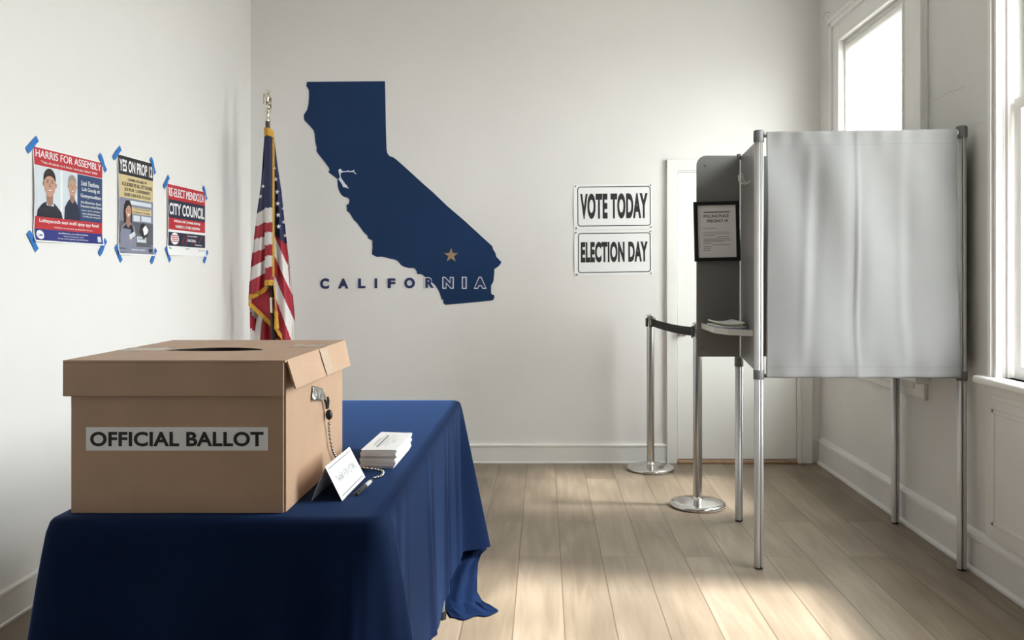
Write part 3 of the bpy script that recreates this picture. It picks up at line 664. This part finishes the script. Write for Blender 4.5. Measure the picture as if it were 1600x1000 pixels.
# ------------------------------------------------------------------ voting booth
FLp, FRp, RRp, RLp = (.9565, 3.79), (1.85, 3.77), (1.845, 4.47), (1.034, 4.515)
bo = thing('voting_booth', 'grey voting booth on four aluminium legs with a drawn grey curtain', 'voting booth', (1.42, 4.1, 0))
def post_profile(r, groove_ang):
    out = []
    for k in range(40):
        a = 360*k/40; d = abs((a-groove_ang+180) % 360-180)
        out.append((r*(.72 if d < 9.5 else 1.0)*math.cos(R(a)), r*(.72 if d < 9.5 else 1.0)*math.sin(R(a)), d < 9.5))
    return out
def leg(p, ztop, groove, top=True, collar=.86):
    r = .0205; pr = post_profile(r, groove); n = len(pr); mb = MB()
    vs = [Vector((p[0]+x, p[1]+y, z)) for z in (.008, ztop) for x, y, _ in pr]
    for i in range(n):
        j = (i+1) % n; mb.add([vs[i], vs[j], vs[n+j], vs[n+i]], [(0, 1, 2, 3)], 1 if (pr[i][2] and pr[j][2]) else 0, not (pr[i][2] or pr[j][2]))
    mb.add(vs[n:], [tuple(range(n))], 0)
    lg = mb.build('leg', [M['aluminium'], M['groove']], bo, fix=True)
    MB().lathe((p[0], p[1], 0), [(.018, 0), (.0195, .003), (.0195, .012)], 24).build('foot_cap', M['black'], lg)
    if top: MB().lathe((p[0], p[1], 0), [(.0225, ztop-.052), (.0235, ztop-.05), (.0235, ztop-.006), (.021, ztop), (.012, ztop+.002)], 28).build('top_cap', M['grey_cap'], lg)
    if collar: MB().lathe((p[0], p[1], 0), [(.0232, collar-.022), (.0238, collar-.02), (.0238, collar+.018), (.0232, collar+.02)], 28).build('collar', M['grey_cap'], lg)
leg(FLp, 1.950, 282, True, .865); leg(FRp, 1.966, 255, True, .862)
leg(RRp, 1.925, 275, True, .86); leg(RLp, .872, 300, True, None)
ZT, ZB = 1.93, .876
# wing and side panels
wx0, wx1, wy = px(1088, 0, 4.47).x, px(1155.5, 0, 4.47).x, 4.47
mb = MB(); out = []
out += [(wx1, ZB), (wx1, ZT)]
for k in range(7): a = R(90+90*k/6); out.append((wx0+.05+.05*math.cos(a), ZT-.05+.05*math.sin(a)))
for k in range(5): a = R(180+90*k/4); out.append((wx0+.02+.02*math.cos(a), ZB+.02+.02*math.sin(a)))
mb.poly([out], lambda u, v, k: Vector((u, wy+k, v)), 0, 0, -.008); mb.poly([out], lambda u, v, k: Vector((u, wy+k, v)), 0, 0)
wp = mb.build('wing_panel', M['panel'], bo, fix=True)
for x, z in ((wx0+.045, ZT-.05), (wx0+.045, ZB+.045)):
    MB().tube([(x, wy-.008, z), (x, wy-.014, z)], [.006, .004], 12).build('stud', M['pin'], wp)
def slab(p, q, z0, z1, t, name, m=M['panel'], par=bo, z1b=None):
    p = Vector((*p, 0)); q = Vector((*q, 0)); d = (q-p).normalized(); n = Vector((d.y, -d.x, 0))*t/2
    z1b = z1 if z1b is None else z1b
    vs = [v+Vector((0, 0, z)) for z, zz in ((z0, z0), (z1, z1b)) for v in (p-n, q-n, q+n, p+n)]
    vs[5].z = vs[6].z = z1b
    return MB().add(vs, [(0, 3, 2, 1), (4, 5, 6, 7), (0, 1, 5, 4), (1, 2, 6, 5), (2, 3, 7, 6), (3, 0, 4, 7)]).build(name, m, par, bevel=.002)
spn = slab((wx1+.012, wy+.002), (FLp[0]-.004, FLp[1]+.022), ZB-.002, ZT, .008, 'side_panel', z1b=1.905)
slab((FRp[0], FRp[1]+.023), (RRp[0], RRp[1]-.025), ZB, ZT, .006, 'side_panel')
slab((wx1+.006, wy+.01), (RRp[0]-.026, RRp[1]+.004), ZB, ZT, .006, 'back_panel')
MB().tube([(wx1-.004, wy-.004, ZT-.02), (wx1-.004, wy-.004, ZT+.008)], .012, 12).build('hinge_cap', M['grey_cap'], bo)
# rails and writing shelf
MB().tube([(FLp[0]+.02, FLp[1]-.004, 1.928), (FRp[0]-.02, FRp[1]-.004, 1.936)], .0105, 16).build('curtain_rail', M['aluminium'], bo)
MB().tube([(FLp[0]+.02, FLp[1]-.004, .858), (FRp[0]-.02, FRp[1]-.004, .858)], .0085, 16).build('curtain_rail', M['grey_cap'], bo)
# clear coat hook on the side panel
hk = MB(); hp = lambda x, y: px(x, y, 4.12)+Vector((-.0, 0, 0))
sx_ = wx1+(FLp[0]-wx1)*(4.47-4.1)/(4.47-3.81)-.006
hk.box(sx_-.004, sx_, 4.02, 4.16, 1.745, 1.757)
for yy in (4.05, 4.13):
    hk.tube([(sx_-.003, yy, 1.75), (sx_-.022, yy, 1.748), (sx_-.034, yy, 1.762), (sx_-.037, yy, 1.79)], .004, 10)
hk.build('coat_hook', M['tray'], spn)
# open leaflet tray between wing and side panel
zt = 1.03
tp = [Vector((.828, wy-.009, zt)), Vector((.828, 4.12, zt)), Vector((.868, 4.00, zt)), Vector((.965, 3.93, zt)), Vector((wx1-.006, wy-.009, zt))]
mb = MB(); n = len(tp); dz = Vector((0, 0, -.006))
mb.add(tp, [tuple(range(n))]); mb.add([p+dz for p in tp], [tuple(range(n-1, -1, -1))])
mb.add(tp+[p+dz for p in tp], [(i, (i+1) % n, n+(i+1) % n, n+i) for i in range(n)])
for i in (0, 1, 2):
    p, q = tp[i], tp[i+1]; d = (q-p).normalized(); nn = Vector((-d.y, d.x, 0))*.003; up = Vector((0, 0, .022))
    mb.add([p-nn+dz, q-nn+dz, q+nn+dz, p+nn+dz, p-nn+up, q-nn+up, q+nn+up, p+nn+up], [(0, 3, 2, 1), (4, 5, 6, 7), (0, 1, 5, 4), (1, 2, 6, 5), (2, 3, 7, 6), (3, 0, 4, 7)])
mb.build('shelf_tray', M['tray'], bo, fix=True)
# curtain
XA, XB = FLp[0]+.027, FRp[0]-.024
def curt(u, v):
    top = 1.940+.009*u; bot = .851+.003*u
    z = top+(bot-top)*v
    xr = XB-.006+.014*sstep(.75, 1, v)-.006*math.sin(math.pi*v); x = (XA+.004*math.sin(v*math.pi))+(xr-XA)*u
    mid = math.sin(math.pi*min(1, max(0, v)))**.6
    g = lambda c, s: math.exp(-((u-c)/s)**2)
    d = -.008*g(.475, .008)*(.35+.65*mid) + .009*g(.452, .035)*mid + .005*g(.50, .03)*mid
    d += (-.006*g(.70+.02*v, .025) + .006*g(.745+.02*v, .035))*mid*(.6+.4*v) + (-.008*g(.235-.05*v, .028) + .007*g(.285-.07*v, .04))*mid
    d += .010*math.sin(u*13-v*7+1)*mid*math.sin(math.pi*u) + .006*math.sin(u*7+v*12)*mid
    d += .015*math.sin(u*8.5+v*2.6+.4)*mid + .008*math.sin(u*15-v*4)*mid*(.3+v*.7)
    d += .020*math.sin((u*1.0-v*.50)*15)*mid*math.exp(-(v/.40)**2)*(1-u) + .012*math.sin((u+v*.55)*13)*mid*math.exp(-(v/.5)**2)*u
    d += .010*math.sin(u*4+v*9)*mid*sstep(.35, .8, v)
    d += .003*math.sin(u*60)*math.exp(-(v/.06)**2) + .006*math.sin(u*34+1)*math.exp(-((1-v)/.08)**2)
    # hems lie over the rails
    e = .012*math.exp(-(v/.02)**2)+.010*math.exp(-((1-v)/.02)**2)
    yy = FLp[1]+(FRp[1]-FLp[1])*u
    return Vector((x, yy-.025-e*.15+d*.8, z))
cu = MB().grid(curt, 110, 110).build('curtain', M['fabric'], bo, solid=.0012)
# hem seams stitched across the curtain
for v0 in (.055, .955):
    MB().grid(lambda u, w_, v0=v0: curt(.01+.98*u, v0+w_*.0013)+Vector((0, -.0008, 0)), 80, 1).build('hem_seam', M['seam'], cu)

# framed notice hung on the wing panel
ctr = px(1120.0, 361.5, wy-.022); fn = thing('framed_notice', 'black framed POLLING PLACE notice hung on the grey booth wing', 'framed notice', ctr)
m4 = Matrix.Translation(ctr) @ Matrix.Rotation(R(-1.3), 4, 'Y')
k = wy/F; fw, fh, bw = 35.3*k, 46.3*k, 5.6*k
def fq(u, v, h): return m4 @ Vector((u, -h, v))
mb = MB().poly([[(-fw,-fh),(fw,-fh),(fw,fh),(-fw,fh)], [(-fw+bw,-fh+bw),(fw-bw,-fh+bw),(fw-bw,fh-bw),(-fw+bw,fh-bw)]], fq, 0, -.011, .010)
mb.poly([[(-fw,-fh),(fw,-fh),(fw,fh),(-fw,fh)]], fq, 0, -.011)
mb.build('picture_frame', M['frame'], fn, bevel=.0015)
sh = MB().poly([[(-fw+bw-.002,-fh+bw-.002),(fw-bw+.002,-fh+bw-.002),(fw-bw+.002,fh-bw+.002),(-fw+bw-.002,fh-bw+.002)]], fq, 0, .001).build('notice_sheet', M['paper'], fn)
mb = MB()
def pq(x0, x1, y0, y1): return [(x0*k, y0*k), (x1*k, y0*k), (x1*k, y1*k), (x0*k, y1*k)]
mb.poly([pq(-20, 21, 29.2, 30.6)], fq, 0, .0016)
put_text(mb, 'POLLING PLACE', -20*k, 19*k, 21.5*k, 26*k, fq, .0016, 0, .02); put_text(mb, 'PRECINCT 14', -15*k, 17*k, 14*k, 18.6*k, fq, .0016, 0, .02)
for y, x0, x1 in ((5.2,-22,-1),(-1.2,-22,18),(-3.8,-22,20),(-6.4,-22,-3),(-8.4,-1,19),(-11.4,-21,20),(-13.8,-21,20),(-15.6,-21,10),(-18.6,-21,-9),(-20.8,-7,20),(-23.4,-21,-9),(-26,-21,-10),(-29,-22,-10)):
    mb.poly([pq(x0, x1, y-.5, y+.25)], fq, 1, .0016)
mb.build('print', [M['ink'], M['grey_ink']], sh)

# leaflets lying in the tray
LF = [(.012, 0, 'leaflet_blue', 2), (.009, .010, 'leaflet_blue', -3), (.008, .018, 'paper', 4), (.004, .026, 'leaflet_yellow', 1), (.006, .030, 'paper', 1)]
LL = ['lilac leaflet bundle lying lowest in the booth tray', 'second lilac leaflet bundle from the bottom of the tray pile', 'white leaflets in the middle of the tray pile', 'thin yellowish leaflet showing under the topmost curled one', 'curled white leaflet topmost on the tray pile']
for (th, dz_, mk, ang), lb in zip(LF, LL):
    c = Vector((.906, 4.238, zt+.003+dz_)); m4 = Matrix.Translation(c) @ Matrix.Rotation(R(ang), 4, 'Z')
    cur = .010 if dz_ > .025 else .0
    def ff(u, v, th=th, m4=m4, cur=cur): return m4 @ Vector(((u-.5)*.122, (v-.5)*.28, cur*((u-.5)*2)**2))
    mb = MB().grid(ff, 10, 6)
    mb.grid(lambda u, v: ff(u, v)+Vector((0, 0, th-.0008)), 10, 6)
    for uu in (0, 1): mb.grid(lambda a_, b_, uu=uu: ff(uu, a_)+Vector((0, 0, (th-.0008)*b_)), 6, 1)
    for vv in (0, 1): mb.grid(lambda a_, b_, vv=vv: ff(a_, vv)+Vector((0, 0, (th-.0008)*b_)), 10, 1)
    tag(mb.build('leaflet', M[mk], fix=True), lb, 'leaflet', 'leaflets in the booth tray')

# ------------------------------------------------------------------ table, cloth
TX0, TX1, TY0, TY1, TZ = -1.125, -.365, 1.915, 3.72, .762
tb = thing('folding_table', 'folding table almost wholly hidden under the navy cloth', 'table', ((TX0+TX1)/2, (TY0+TY1)/2, 0))
MB().box(TX0+.012, TX1-.012, TY0+.012, TY1-.012, TZ-.045, TZ-.003).build('tabletop', M['tray'], tb, bevel=.006)
for x in (TX0+.06, TX1-.024):
    for y in (TY0+.40, 3.24):
        lg = MB().tube([(x, y, .02), (x, y, TZ-.045)], .0125, 14).build('leg', M['grey_cap'], tb)
        MB().tube([(x, y, 0), (x, y, .03)], .017, 14).build('foot_cap', M['black'], lg)
for y in (TY0+.40, 3.24): MB().tube([(TX0+.06, y, .12), (TX1-.04, y, .12)], .010, 10).build('cross_bar', M['grey_cap'], tb)

def perimeter():
    r = .04; pts = []
    def seg(a, b, n): 
        st = .010; k = max(2, int((b-a).length/st))
        for i in range(k): pts.append((a.lerp(b, i/k), n))
    def arc(c, a0):
        for i in range(14):
            a_ = R(a0+90*i/14); nn = Vector((math.cos(a_), math.sin(a_), 0)); pts.append((c+nn*r, nn))
    V3 = lambda x, y: Vector((x, y, 0))
    seg(V3(TX0+r, TY0), V3(TX1-r, TY0), V3(0, -1)); arc(V3(TX1-r, TY0+r), -90)
    seg(V3(TX1, TY0+r), V3(TX1, TY1-r), V3(1, 0)); arc(V3(TX1-r, TY1-r), 0)
    seg(V3(TX1-r, TY1), V3(TX0+r, TY1), V3(0, 1)); arc(V3(TX0+r, TY1-r), 90)
    seg(V3(TX0, TY1-r), V3(TX0, TY0+r), V3(-1, 0)); arc(V3(TX0+r, TY0+r), 180)
    return pts
PR = perimeter()
g_ = lambda x, c, s: math.exp(-((x-c)/s)**2)
def offs(p, n, t):
    x, y = p.x, p.y; o = .006+.010*t
    front = sstep(-.2, -.9, n.y); right = sstep(.2, .9, n.x); left = sstep(-.2, -.9, n.x); back = sstep(.2, .9, n.y)
    dl = (p-Vector((TX0, TY0, 0))).length; dr = (p-Vector((TX1, TY0, 0))).length
    tt = t**.85
    o += .078*tt*math.exp(-(dl/.10)**2)
    o -= .014*tt*g_(dl, .24, .07)
    if dr < .5:
        if y <= TY0+1e-6: a_ = -(TX1-.04-x)-.031
        elif x >= TX1-1e-6: a_ = (y-TY0-.04)+.031
        else: a_ = .04*math.atan2(y-(TY0+.04), x-(TX1-.04))+.031
        o += tt*(.040*math.exp(-(a_/.10)**2)+.060*g_(a_, -.060, .028)-.034*g_(a_, -.004, .022)+.062*g_(a_, .070, .036)-.020*g_(a_, -.125, .030)-.018*g_(a_, .150, .035))
    o += front*tt*(.020*g_(x, TX1-.205-.02*t, .035)-.010*g_(x, TX1-.29, .04)+.022*g_(x, -.80-.05*t, .09)+.016*g_(x, -1.02, .05)+.010*math.sin(x*14+t))
    o += right*tt*(.018*math.sin(y*7.5+.6)*.5+.012*g_(y, 2.12, .04)-.014*g_(y, 2.22, .03)+.012*g_(y, 2.62, .035)-.014*g_(y, 2.70, .025)+.012*g_(y, 3.12, .03)-.015*g_(y, 3.19, .022)+.010*g_(y, 3.40, .02)-.01*g_(y, 3.46, .018))
    o += left*tt*.014*math.sin(y*8) + back*tt*.012*math.sin(x*11)
    df = (p-Vector((TX1, TY1, 0))).length
    fl_ = sstep(3.60, 3.685, y)*right if y < TY1-.0401 else math.exp(-((df-.02)/.16)**2)
    o += .118*t*fl_
    return max(o, .004)
def drop(p, n):
    x, y = p.x, p.y; L_ = .612
    if n.x > .5: L_ = .617-.055*g_(y, 2.55, .18)+.012*math.sin(y*9)
    return L_
cl = MB(); NT = 26; n = len(PR)
ts = [0]+[(.012+.988*(j/(NT-1))) for j in range(NT)]
vs = []
rows = [(-.03, 0.0), (-.012, .0006), (-.003, .0035), (.003, .010)]
for (ins, dz_) in rows:
    for p, nn in PR: vs.append(p+nn*ins+Vector((0, 0, TZ-dz_)))
for j in range(1, NT+1):
    t = j/NT
    for p, nn in PR:
        L_ = drop(p, nn); vs.append(p+nn*offs(p, nn, t)+Vector((0, 0, TZ-.010-(L_-.01)*t)))
nr = len(rows)+NT
cl.add(vs, [(j*n+i, j*n+(i+1) % n, (j+1)*n+(i+1) % n, (j+1)*n+i) for j in range(nr-1) for i in range(n)], 0, True)
def topf(u, v):
    x = TX0+.034+(TX1-TX0-.068)*u; y = TY0+.034+(TY1-TY0-.068)*v
    return Vector((x, y, TZ+.0008))
cl.add([v for v in vs[:n]], [tuple(range(n))], 0, True)
# crosswise fold creases near the far end
# long corner tail that reaches the floor by the far end
TL = [(716,832),(716,850),(712,868),(708,882),(701,905),(696.5,925),(695,945),(697,958),(704,966)]
TR_ = [(757,832),(759.5,848),(760.5,858),(752,866),(747,880),(745.5,905),(745.5,926),(757,946),(780,957)]
DL = [3.76,3.72,3.68,3.62,3.53,3.44,3.36,3.31,3.245]
DR = [3.83,3.80,3.76,3.70,3.62,3.52,3.42,3.36,3.30]
def tail(u, v):
    k = v*8; i = min(7, int(k)); f = k-i
    L0 = Vector((TL[i][0], TL[i][1])).lerp(Vector((TL[i+1][0], TL[i+1][1])), f); R0 = Vector((TR_[i][0], TR_[i][1])).lerp(Vector((TR_[i+1][0], TR_[i+1][1])), f)
    dl = DL[i]+(DL[i+1]-DL[i])*f; dr = DR[i]+(DR[i+1]-DR[i])*f
    A = px(L0.x, L0.y, dl); B = px(R0.x, R0.y, dr); q = A.lerp(B, u)
    bul = math.sin(math.pi*u); q.y -= .05*bul*(1-.3*v)+.018*math.sin(u*11+v*5)*bul
    if v > .7: q.z = max(q.z, .004)-.012*bul*sstep(.7, 1, v)
    q.z = max(q.z, .005+.012*abs(math.sin(u*7))*(1-sstep(.9, 1, v)))
    return q
cl.grid(tail, 36, 60)
# back sheet of the tail, closing it
cl.grid(lambda u, v: tail(u, v)+Vector((0, .07*math.sin(math.pi*u)+.004, .002)), 36, 60)
tc_ = cl.build('tablecloth', M['cloth'], fix=False)
tag(tc_, 'navy blue tablecloth draped over the table with one corner trailing on the floor', 'tablecloth')

# ------------------------------------------------------------------ ballot box
BX0, BX1, BY0, BY1, BZ0, BZ1 = -1.092, -.600, 1.965, 2.530, TZ+.001, 1.108
bx = thing('ballot_box', 'large brown cardboard box labelled OFFICIAL BALLOT on the table', 'ballot box', ((BX0+BX1)/2, (BY0+BY1)/2, BZ0))
T = .005
mb = MB().box(BX0, BX1-.002, BY0, BY0+T, BZ0, BZ1).box(BX0, BX0+T, BY0+T, BY1, BZ0, BZ1).box(BX0+T, BX1, BY1-T, BY1, BZ0, BZ1)
mb.box(BX1-T+.001, BX1+.002, BY0+T+.0045, BY1-T, BZ0, BZ1).box(BX0+T, BX1-T, BY0+T, BY1-T, BZ0, BZ0+T)
bd = mb.build('box_body', M['cardboard'], bx, bevel=.0012)
LZ, LX0, LX1, LY0, LY1 = 1.117, -1.106, -.594, 1.955, 2.540
slot = []
for k in range(17): u = k/16; slot.append((-.978+.246*u, 2.200-.022*math.sin(math.pi*u)+.012*u))
for k in range(16, -1, -1): u = k/16; slot.append((-.978+.246*u, 2.206+.076*math.sin(math.pi*min(1, u*1.0))**.6+.012*u))
mb = MB(); outer = [(LX0, LY0), (LX1, LY0), (LX1, LY1), (LX0, LY1)]
mb.poly([outer, slot], lambda u, v, k: Vector((u, v, LZ+k)), 0, -.005, 0); mb.poly([outer, slot], lambda u, v, k: Vector((u, v, LZ-.005)), 0, 0)
SK = LZ-.083
mb.box(LX0, LX1-.004, LY0, LY0+T, SK, LZ-.005).box(LX0, LX0+T, LY0+T, LY1, SK, LZ-.005).box(LX0+T, LX1, LY1-T, LY1, SK, LZ-.005)
for i, f in enumerate(mb.f):   # fluted cut edge of the slot, near-black to paint in the shade
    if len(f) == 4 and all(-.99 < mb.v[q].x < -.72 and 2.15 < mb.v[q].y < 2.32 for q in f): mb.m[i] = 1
ld = mb.build('lid', [M['cardboard'], M['slot_shade']], bx, bevel=.002)
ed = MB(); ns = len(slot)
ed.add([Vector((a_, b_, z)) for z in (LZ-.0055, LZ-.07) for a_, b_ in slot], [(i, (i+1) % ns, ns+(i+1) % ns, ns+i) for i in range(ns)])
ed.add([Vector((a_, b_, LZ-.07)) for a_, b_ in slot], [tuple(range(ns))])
ed.build('slot_shade_chute', M['slot_shade'], ld)  # added chute, coloured dark so the slot reads as deep shade
fa = [Vector((LX1+.001, LY0+.012, LZ-.001)), Vector((LX1+.001, LY1, LZ-.001)), Vector((-.578, LY1+.004, 1.040)), Vector((-.574, LY0+.016, 1.050))]
nrm = Vector((-.004, 0, -.001))
mb = MB().add(fa+[p+nrm for p in fa], [(0, 1, 2, 3), (7, 6, 5, 4), (0, 3, 7, 4), (3, 2, 6, 7), (2, 1, 5, 6), (1, 0, 4, 5)])
fp_ = mb.build('lid_flap', M['cardboard'], ld)
def onflap(u, v, k): 
    p = fa[0].lerp(fa[1], u).lerp(fa[3].lerp(fa[2], u), v); return p+Vector((.0008+k, 0, .0002))
MB().grid(lambda u, v: onflap(.48+.13*u+.02*v, .02+.97*v, .0004+.0006*abs(math.sin(v*9))), 4, 14).build('packing_tape', M['clear_tape'], fp_)
for x0, x1, y0, y1 in ((-.690, -.600, 2.30, 2.385), (LX0+.002, -.985, 2.18, 2.27)):
    MB().grid(lambda u, v: Vector((x0+(x1-x0)*u, y0+(y1-y0)*v+.01*u, LZ+.0007+.0005*math.sin(u*20+v*9))), 14, 6).build('packing_tape', M['clear_tape'], ld)
kf = lambda y: y/F
lx = lambda x: (x-CX)*(BY0-.001)/F
lz = lambda y: H-(y-CY)*(BY0-.001)/F
lb = MB().box(lx(134.5), lx(419), BY0-.0012, BY0-.0002, lz(704), lz(667.5)).build('label', M['paper'], bx)
mb = MB(); put_text(mb, 'OFFICIAL BALLOT', lx(141), lx(412), lz(697.5), lz(674.5), lambda u, v, k: Vector((u, BY0-.0012-k, v)), .0006, 0, .032)
mb.build('label_lettering', M['ink'], lb)

# pen leash: foil tape, clasp, bead chain; the pen lies on the cloth
BXF = BX1+.002
def rf(x, y): # point on the right face of the box seen at a measured place
    sc = -BXF/(CX-x); return Vector((BXF, sc*F, H-(y-CY)*sc))
ch = thing('pen_chain', 'steel bead chain with black clasp taped to the side of the box', 'chain', rf(505, 615))
def tapef(u, v):
    a_ = rf(487+16*u-2*v*(1-u), 603+22*v+4*u*(1-v)); a_.x += .0025+.006*abs(math.sin(u*5))*v+.003*(1+math.sin(u*17+v*6))*v
    return a_
MB().grid(tapef, 14, 10).build('foil_tape', M['silver_tape'], ch, solid=.0006)
c1 = rf(505, 628); c2 = rf(507, 648)
m_ = MB()
m_.tube([rf(503, 622)+Vector((.006, 0, 0)), c1+Vector((.010, -.007, 0)), rf(505.5, 638)+Vector((.009, 0, 0))], .0035, 10)
m_.tube([rf(507, 621)+Vector((.008, .004, 0)), c1+Vector((.012, .010, 0)), rf(506.5, 638)+Vector((.009, .002, 0))], .0035, 10)
m_.ball(c2+Vector((.0125, 0, 0)), .0115, sc=(.85, .85, 1.25), n=14)
m_.build('clasp', M['black'], ch)
pts = [c2+Vector((.0125, 0, -.014)), rf(510, 675)+Vector((.008, 0, 0)), rf(513, 700)+Vector((.010, 0, 0)), Vector((BXF+.012, 2.40, TZ+.035)), Vector((-.565, 2.42, TZ+.006)), Vector((-.52, 2.405, TZ+.005)), Vector((-.475, 2.385, TZ+.005)), Vector((-.4475, 2.36, TZ+.005)), Vector((-.441, 2.31, TZ+.005)), Vector((-.4545, 2.272, TZ+.008))]
def catmull(ps, k):
    out = []
    for i in range(len(ps)-1):
        p0, p1, p2, p3 = ps[max(0, i-1)], ps[i], ps[i+1], ps[min(len(ps)-1, i+2)]
        for j in range(k):
            t = j/k; out.append(.5*((2*p1)+(p2-p0)*t+(2*p0-5*p1+4*p2-p3)*t*t+(3*p1-p0-3*p2+p3)*t**3))
    return out+[ps[-1]]
path = catmull(pts, 30); m_ = MB().tube(path[::4], .0008, 6); acc = 0; step = .0125
for p, q in zip(path, path[1:]):
    acc += (q-p).length
    if acc >= step: acc -= step; m_.ball(q, .0044, n=8)
m_.build('bead_chain', M['chain'], ch)
pa, pb = Vector((-.4655, 2.110, TZ+.0065)), Vector((-.4560, 2.262, TZ+.0065))
d = (pb-pa).normalized()
pn = thing('pen', 'short black and grey pen lying on the cloth behind the folded card', 'pen', (pa+pb)/2)
MB().tube([pa, pa+d*.004, pa+d*.082], [.0045, .0058, .0058], 14).tube([pa+d*.010+Vector((.005, 0, .004)), pa+d*.06+Vector((.006, 0, .005))], .0016, 8).build('pen_cap', M['black'], pn)
MB().tube([pa+d*.080, pb-d*.022], .0052, 14).build('barrel', M['tray'], pn)
MB().tube([pb-d*.024, pb-d*.006, pb], [.0053, .0040, .0016], 14).build('pen_tip', M['black'], pn)

# folded thank-you card
CZ = TZ+.0006
A0, A1 = Vector((-.5335, 2.075, .8445)), Vector((-.5285, 2.313, .8445))
R0, R1 = Vector((-.4915, 2.072, CZ)), Vector((-.486, 2.312, CZ)); L0, L1 = Vector((-.5665, 2.075, CZ)), Vector((-.561, 2.313, CZ))
cd = MB().add([A0, A1, R1, R0], [(0, 1, 2, 3)]).add([A0, A1, L1, L0], [(3, 2, 1, 0)]).build('tent_card', M['paper'], fix=True, solid=.0012)
tag(cd, 'white folded card thanking voters, standing beside the box', 'tent card')
nv_ = (A1-A0).cross(R0-A0).normalized(); nv_ = nv_ if nv_.x > 0 else -nv_
def cf(u, v, k): return A0.lerp(A1, u).lerp(R0.lerp(R1, u), v)+nv_*(.0010+k)
mb = MB()
for a_, b_ in ((.085, .105), (.895, .915)): mb.poly([[(.05, a_), (.95, a_), (.95, b_), (.05, b_)]], cf, 0, 0)
put_text(mb, 'THANK FOR VOTING', .12, .88, .60, .38, cf, 0, 1, .0)
mb.build('print', [M['ink'], M['grey_ink']], cd)

# stack of ballot papers
sk = MB(); NS = 64; hh = .0505/NS
base = [Vector((-.5225, 2.418, 0)), Vector((-.4225, 2.418, 0)), Vector((-.4185, 2.672, 0)), Vector((-.5165, 2.690, 0))]
jx = jy = 0
for i in range(NS):
    if i % 7 == 0: jx, jy = random.uniform(-.005, .005), random.uniform(-.004, .004)
    t = i/NS; o = Vector((jx*.8+random.uniform(-.0008, .0008)+.002*t, jy+random.uniform(-.001, .001)-.004*math.sin(t*4), 0))
    z0 = TZ+.0012+i*hh; z1 = z0+hh*.86
    vs_ = [p+o+Vector((0, 0, z)) for z in (z0, z1) for p in base]
    sk.add(vs_, [(0, 3, 2, 1), (4, 5, 6, 7), (0, 1, 5, 4), (1, 2, 6, 5), (2, 3, 7, 6), (3, 0, 4, 7)], 0)
st = sk.build('ballot_paper_stack', M['paper_edge']); tag(st, 'thick stack of white ballot papers on the navy tablecloth', 'paper stack')
zt_ = TZ+.0012+NS*hh
def topsheet(u, v): 
    p = base[0].lerp(base[1], u).lerp(base[3].lerp(base[2], u), v)+Vector((.002, 0, 0)); p.z = zt_+.0008+.006*max(0, u+v-1.6)**1.5*(1 if u > .5 else .3); return p
ts_ = MB().grid(topsheet, 14, 14).build('ballot_sheet', M['paper'], st)
mb = MB(); tf = lambda u, v, k: topsheet(u, v)+Vector((0, 0, .0006))
mb.poly([[(.34, .14), (.40, .14), (.40, .80), (.34, .80)]], tf, 0, 0)
for (u0, u1, v0, v1) in ((.20,.22,.30,.62),(.25,.265,.20,.70),(.45,.465,.22,.66),(.52,.53,.30,.80),(.60,.61,.16,.40),(.62,.63,.50,.82),(.72,.73,.40,.60),(.30,.31,.55,.85)):
    mb.poly([[(u0, v0), (u1, v0), (u1, v1), (u0, v1)]], tf, 0, 0)
mb.poly([ell(.70, .45, .05, .05), ell(.70, .45, .042, .042)], tf, 0, 0)
mb.build('print', M['grey_ink'], ts_)
bpy.context.view_layer.update()
